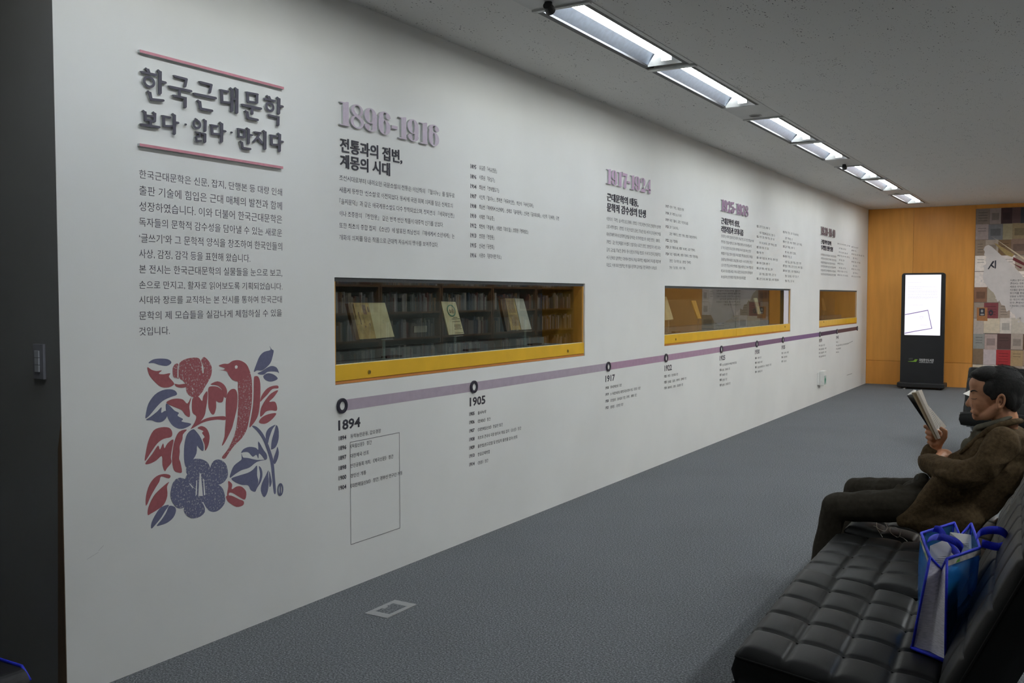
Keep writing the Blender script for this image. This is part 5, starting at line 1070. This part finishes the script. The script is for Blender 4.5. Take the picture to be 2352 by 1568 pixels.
o = MB().prism([Q(2102, 1101, 4.76), Q(2106, 1088, 4.76), Q(2112, 1088, 4.76), Q(2108, 1101, 4.76)], (0, .006, 0)).obj('belt_buckle', mat('pale_buckle', (.5, .5, .45), .3, metal=1, noise=.1, nscale=40)); reparent(o, man)
for y in (4.75, 5.12):
    sb_ = MB(); chain(sb_, [((2.25, y, .055), .042), ((2.15, y-.005, .045), .042), ((2.075, y-.01, .038), .034)]); sb_.box((2.045, y-.042, .0), (2.285, y+.042, .022))
    PP('shoe', blobs(sb_, .007, 3), shoem)

# ================================================================== HIS BOOK
bk = thing('open_book', 'open paperback held upright in the seated man\'s hand', 'book', None, tuple(Q(2155, 1008, 4.95)))
def BP(mb, n, m): o = mb.obj(n, m, None); reparent(o, bk); return o
pagem = mat('book_page', (.70, .66, .60), .8, noise=.04, nscale=30)
_n = pagem.node_tree; _t = _n.nodes.new('ShaderNodeBsdfTranslucent'); _t.inputs[0].default_value = (.8, .74, .68, 1); _m = _n.nodes.new('ShaderNodeMixShader'); _m.inputs[0].default_value = .5
_n.links.new(_n.nodes['Principled BSDF'].outputs[0], _m.inputs[1]); _n.links.new(_t.outputs[0], _m.inputs[2]); _n.links.new(_m.outputs[0], _n.nodes['Material Output'].inputs[0])
st_, sb0 = Q(2111, 896, 4.99), Q(2153, 1003, 4.99)        # spine top and bottom
nt_, nb_ = Q(2103, 899, 4.87), Q(2154, 1008, 4.87)        # near fore-edge
ft_, fb_ = Q(2122, 917, 5.09), Q(2166, 986, 5.09)
off = Vector((-.012, 0, -.005))
BP(MB().prism([st_, nt_, nb_, sb0], Vector((.012, 0, .004))), 'near_pages', pagem)
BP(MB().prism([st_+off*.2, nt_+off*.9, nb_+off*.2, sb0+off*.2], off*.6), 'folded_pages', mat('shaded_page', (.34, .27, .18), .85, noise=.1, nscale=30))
BP(MB().prism([Q(2098, 896, 4.99), Q(2084, 908, 4.89), Q(2136, 985, 4.885), Q(2150, 1002, 4.985)], (-.002, 0, 0)), 'cover', mat('dark_blue_cover', (.010, .012, .030), .35, noise=.1, nscale=20))
BP(MB().prism([Q(2083, 907, 4.90), Q(2098, 895, 4.96), Q(2104, 896, 4.99), Q(2103, 901, 4.90)], (.001, 0, -.004)), 'cover_flap', paper)
BP(MB().flat([Q(2109, 893.5, 4.99), Q(2121, 918, 5.02), Q(2174, 979, 5.09), Q(2165, 987, 5.09), Q(2154, 1006, 4.99)]), 'far_page', pagem)
lm = MB()
for i in range(17):
    k = .16+i*.045; a0 = Q(2109, 893.5, 4.99).lerp(Q(2154, 1006, 4.99), k); e1 = Q(2121, 918, 5.02).lerp(Q(2174, 979, 5.09), max(0, k-.1)); a = a0.lerp(e1, .22); b = a0.lerp(e1, .82)
    n_ = Vector((.0026, -.0014, 0)); u_ = Vector((0, 0, .0022)); lm.flat([a+n_, b+n_, b+n_-u_, a+n_-u_])
BP(lm, 'page_text', mat('pale_print', (.26, .24, .24), .8, noise=.1, nscale=60))

# ================================================================== GLASSES ON THE FOOTSTOOL
g = thing('eyeglasses', 'thin silver-framed eyeglasses lying at the edge of the footstool beside the man', 'glasses', None, (2.53, 4.52, .42))
wire = mat('silver_wire', (.62, .60, .54), .28, metal=1, noise=.05, nscale=60)
G = lambda px_, py_, z=.455: at(px_, py_, 2, z)
mb = MB()
for pts in ([(2014,1197),(2020,1195),(2030,1198),(2037,1208),(2036,1217),(2030,1219),(2018,1214),(2014,1208)], [(2045,1212),(2051,1209.5),(2061,1213),(2067,1222),(2066,1231),(2060,1233),(2049,1226),(2044,1219)]):
    ps = [G(p.x, p.y, .430) for p in cr(pts, 4)]; mb.tube(ps+[ps[0]], .0012, 6, cap=False)
mb.tube([G(2036.5, 1214, .430), G(2041, 1211.5, .432), G(2045, 1216, .430)], .0012, 6); mb.tube([G(2014, 1209, .43), G(2006, 1207.5, .43)], .0014, 6)
o = mb.obj('rim', wire, smooth=True); reparent(o, g)
for ps in ([(2066, 1231, .43), (2076, 1236, .43), (2084, 1242.5, .428)], [(2012, 1209, .43), (2020, 1222, .425), (2027, 1233, .42)]):
    m_ = MB(); m_.tube([G(*p) for p in ps], .0010, 6); o = m_.obj('temple', wire, smooth=True); reparent(o, g)

# ================================================================== BLUE TOTE BAG
bag = thing('tote_bag', 'see-through blue tote bag with white mesh end standing on the nearest chair', 'bag', None, (2.88, 3.45, .345))
blue_film = tint_glass('blue_vinyl', srgb(50, 140, 215), .5); bluew = mat('blue_webbing', srgb(34, 50, 210), .6, noise=.12, nscale=120, bump=.3, bscale=400)
meshw = mat('white_mesh_cloth', (.86, .83, .88), .75, noise=.14, nscale=50, bump=.4, bscale=300, stretch=(1, 1, 6))
def BG(mb, n, m, **k): o = mb.obj(n, m, None, **k); reparent(o, bag); return o
NL, NR = at(2095, 1487, 2, .382), at(2172, 1518, 2, .372); V3 = Vector
def zy(px_, py_, y): return at(px_, py_, 1, y)
TNL = zy(2136, 1279, 3.30); TNR = zy(2175, 1283, 3.26); TV = zy(2163, 1308, 3.36); TFL = zy(2116, 1224, 3.50); TB1 = zy(2192, 1200, 3.68); TFV = zy(2205, 1231, 3.60); TB2 = zy(2231, 1202, 3.66); TFR = zy(2251, 1257, 3.46)
BFL = V3((NL.x-.01, 3.60, .382)); BB1 = V3((2.86, 3.70, .376)); BB2 = V3((2.92, 3.68, .368)); BFR = V3((2.94, 3.50, .366))
def sheet(A, B, n=10, bul=0.0, ax=V3((0, 0, 0))):
    """grid between top polyline A and bottom polyline B"""
    vs = []; K = len(A)
    for i in range(n+1):
        t_ = i/n
        for k in range(K): vs.append(Vector(A[k]).lerp(Vector(B[k]), t_)+ax*(bul*math.sin(math.pi*t_)*math.sin(math.pi*k/(K-1))))
    return vs, [(i*K+k, i*K+k+1, (i+1)*K+k+1, (i+1)*K+k) for i in range(n) for k in range(K-1)]
def lerps(pts, n):
    out = []
    for a, b in zip(pts[:-1], pts[1:]):
        for i in range(n): out.append(Vector(a).lerp(Vector(b), i/n))
    return out+[Vector(pts[-1])]
mb = MB(); NM = NL.lerp(NR, .5)+V3((0, .02, 0))
mb.add(*sheet(lerps([TNL, TV, TNR], 5), lerps([NL, NM, NR], 5), 14, .012, V3((0, -1, 0)))); BG(mb, 'mesh_gusset', meshw, smooth=True)
mb = MB(); mb.add(*sheet(lerps([TNL, TFL, TB1], 5), lerps([NL, BFL, BB1], 5), 12, .012, V3((-1, 0, 0)))); BG(mb, 'left_film', blue_film, smooth=True)
mb = MB(); mb.add(*sheet(lerps([TNR, TFR, TB2], 5), lerps([NR, BFR, BB2], 5), 12, .012, V3((1, 0, 0)))); BG(mb, 'right_film', blue_film, smooth=True)
mb = MB(); mb.add(*sheet(lerps([TB1, TFV, TB2], 5), lerps([BB1, BB1.lerp(BB2, .5), BB2], 5), 12)); BG(mb, 'far_gusset', meshw, smooth=True)
mb = MB(); mb.prism([NL, NR, BFR, BB2, BB1, BFL], (0, 0, .004)); BG(mb, 'bag_floor', mat('blue_board', srgb(30, 50, 120), .7, noise=.1, nscale=40))
mb = MB(); r = .0046
for ps in ([TNL, TV, TNR], [TNR, TFR, TB2], [TB2, TFV, TB1], [TB1, TFL, TNL]): mb.tube(lerps(ps, 4), r, 6)
for a, b in ((TNL, NL), (TNR, NR), (TB1, BB1), (TB2, BB2)): mb.tube([a, Vector(a).lerp(b, .35)+V3((.0, -.004, 0)), Vector(a).lerp(b, .7)+V3((0, -.008, 0)), b], r, 6)
for a, b in ((NL, NR), (NR, BFR), (NL, BFL)): mb.tube([a, b], .0065, 6)
BG(mb, 'edge_piping', bluew, smooth=True)
mb = MB(); d_ = V3((0, 0, -.022)); e_ = V3((0, 0, -.005)); Lp = lerps([TNR, TFR], 8); mb.add([p+e_+V3((.0035, -.003, 0)) for p in Lp]+[p+d_+V3((.0035, -.003, 0)) for p in Lp], [(i, i+1, i+10, i+9) for i in range(8)])
Lp = lerps([TNL, TFL], 8); mb.add([p+e_+V3((-.005, -.002, 0)) for p in Lp]+[p+d_+V3((-.005, -.002, 0)) for p in Lp], [(i, i+1, i+10, i+9) for i in range(8)]); BG(mb, 'rim_label_tape', mat('pale_label_tape', (.50, .48, .46), .7, noise=.25, nscale=45))
mb = MB()
for p0_, p1_, s in ((TNR, TFR, 1), (TNL, TFL, -1)):
    for k in ((.22, .34), ) if s > 0 else ((.2, .35), (.65, .8)):
        a = Vector(p0_).lerp(p1_, k[0])+V3((.0045*s if s > 0 else -.0062, -.004, 0)); b = Vector(p0_).lerp(p1_, k[1])+V3((.0045*s if s > 0 else -.0062, -.004, 0)); mb.flat([a+V3((0, 0, -.019)), b+V3((0, 0, -.019)), b+V3((0, 0, -.008)), a.lerp(b, .4)+V3((0, 0, -.012))])
BG(mb, 'green_mark', mat('label_green', (.12, .36, .05), .7, noise=.1, nscale=40))
def strap(pts, w, nv=V3((0, 0, 1))):
    ps = [Vector(p) for p in pts]; fine = []
    n = len(ps)
    for i in range(n-1):
        p0_, p1_, p2_, p3_ = ps[max(i-1, 0)], ps[i], ps[i+1], ps[min(i+2, n-1)]
        for s in range(6):
            t_ = s/6; fine.append(.5*((2*p1_)+(p2_-p0_)*t_+(2*p0_-5*p1_+4*p2_-p3_)*t_*t_+(3*p1_-p0_-3*p2_+p3_)*t_**3))
    fine.append(ps[-1]); m_ = MB(); vs = []
    for i, p in enumerate(fine):
        for a_, b_ in ((1, 0), (-1, 0), (-1, 1), (1, 1)): vs.append(p+nv*(w/2*a_)+V3((.0008, -.0012, 0))*b_)
    fs = [(i*4+k, i*4+(k+1) % 4, (i+1)*4+(k+1) % 4, (i+1)*4+k) for i in range(len(fine)-1) for k in range(4)]+[(3, 2, 1, 0), tuple(len(vs)-4+k for k in range(4))]
    return m_.add(vs, fs)
BG(strap([zy(2131, 1240, 3.44), zy(2146, 1233, 3.38), zy(2172, 1235, 3.33), zy(2198, 1246, 3.31), zy(2209, 1262, 3.33), zy(2199, 1270, 3.38), zy(2180, 1250, 3.45), zy(2160, 1218, 3.50), zy(2144, 1214, 3.50)], .026, V3((.35, -.2, .9)).normalized()), 'handle', bluew, smooth=True)
BG(strap([zy(2243, 1232, 3.50), zy(2253, 1222, 3.48), zy(2272, 1217, 3.46), zy(2298, 1219, 3.46), zy(2313, 1232, 3.47), zy(2308, 1249, 3.49), zy(2290, 1255, 3.50), zy(2255, 1247, 3.50)], .026, V3((.1, .1, 1)).normalized()), 'handle', bluew, smooth=True)
# things inside the bag
def inbag(pts, name, label, m, th=(.002, .002, 0)): return tag(MB().prism(pts, th).obj(name, m), label, 'paper', 'papers in the blue bag')
prt = []
def sheet_text(quad, n):
    mb = MB(); A, B, C_, D_ = [Vector(q) for q in quad]
    for i in range(n):
        k = (i+.8)/(n+.6); a = A.lerp(D_, k); b = B.lerp(C_, k); o_ = V3((-.0006, -.0022, .0004)); u_ = V3((0, 0, -.0016)); p, q = a.lerp(b, .1)+o_, a.lerp(b, .88)+o_; mb.flat([p, q, q+u_, p+u_])
    return mb
qd = [zy(2136, 1253, 3.42), zy(2170, 1239, 3.44), zy(2198, 1278, 3.40), zy(2150, 1310, 3.38)]
p1 = inbag([zy(2136, 1253, 3.42), zy(2170, 1239, 3.44), zy(2198, 1276, 3.42), zy(2180, 1310, 3.40), V3((2.90, 3.40, .50)), V3((2.84, 3.42, .50)), zy(2134, 1285, 3.40)], 'printed_sheet', 'white printed sheet standing in the near part of the blue bag', paper)
o = sheet_text([zy(2137, 1262, 3.417), zy(2174, 1250, 3.437), zy(2184, 1298, 3.40), zy(2137, 1292, 3.40)], 8).obj('print_lines', mat('pale_print', (.3, .3, .3), .8), p1)
p2 = inbag([zy(2182, 1222, 3.60), zy(2229, 1228, 3.60), zy(2230, 1262, 3.56), V3((2.94, 3.60, .45)), V3((2.88, 3.61, .45))], 'printed_sheet', 'second white printed sheet at the far side of the blue bag', paper)
o = sheet_text([zy(2200, 1234, 3.598), zy(2228, 1234, 3.598), zy(2229, 1258, 3.56), zy(2212, 1258, 3.56)], 6).obj('print_lines', mat('pale_print', (.3, .3, .3), .8), p2)
mb = MB(); c = V3((2.905, 3.46, .60)); rr = random.Random(2)
for i in range(9): mb.ball(c+V3((rr.uniform(-.012, .012), rr.uniform(-.03, .03), rr.uniform(-.025, .02))), (.016, .022, .018), 10, 7)
tag(skinned('plastic_bundle', blobs(mb, .005, 2), mat('cyan_plastic', srgb(80, 170, 200), .35, noise=.2, nscale=60), None), 'crumpled light cyan plastic bundle inside the blue bag', 'bundle')
mb = MB(); mb.tube([(2.895, 3.47, .374), (2.895, 3.47, .54), (2.895, 3.47, .56)], [.032, .032, .024], 16)
o = mb.obj('bottle_body', mat('dark_green_plastic', srgb(24, 70, 60), .3, noise=.1, nscale=30), smooth=False); o.name = 'bottle'; tag(o, 'dark green bottle under the cyan bundle in the blue bag', 'bottle')
o2 = MB().ring((2.895, 3.47, .555), (1, 0, 0), (0, 1, 0), (0, 0, 1), (.033, .033), (.02, .02), .014, 18).obj('bottle_rim', mat('bright_green_plastic', srgb(40, 150, 70), .4, noise=.1, nscale=30), o)
mb = MB(); mb.box((2.83, 3.41, .386), (2.86, 3.58, .48)); o = mb.obj('small_box', mat('pink_card', srgb(210, 130, 130), .7, noise=.15, nscale=20), bevel=.004); tag(o, 'pinkish box showing through the white mesh of the blue bag', 'box')

# ================================================================== DARK BAG AT THE LOWER LEFT CORNER
db = thing('shoulder_bag', 'black bag with blue piping at the lower left corner of the picture', 'bag', None, (-.05, 1.78, 0))
mb = MB(); c = [(-.45, .24), (.26, .24)]
mb.prism(rounded(-.42, .245, .0, .262, 1.72, .05), (0, .18, 0)); o = mb.obj('body', mat('black_nylon', (.010, .010, .012), .6, noise=.15, nscale=60, bump=.2, bscale=200), bevel=.012); reparent(o, db)
mb = MB(); mb.tube([V3((-.40, 1.72, .262)), V3((.19, 1.715, .264)), V3((.235, 1.715, .225)), V3((.247, 1.715, .05))], .006, 8); mb.tube([V3((-.40, 1.90, .262)), V3((.19, 1.905, .264)), V3((.235, 1.905, .225))], .006, 8)
o = mb.obj('piping', bluew, smooth=True); reparent(o, db)
mb = MB(); mb.tube([V3((-.25, 1.81, .26)), V3((-.15, 1.81, .33)), V3((.02, 1.81, .34)), V3((.12, 1.81, .26))], .012, 8, flat=.4); o = mb.obj('handle', bluew, smooth=True); reparent(o, db)
bpy.data.objects.remove(TXO)
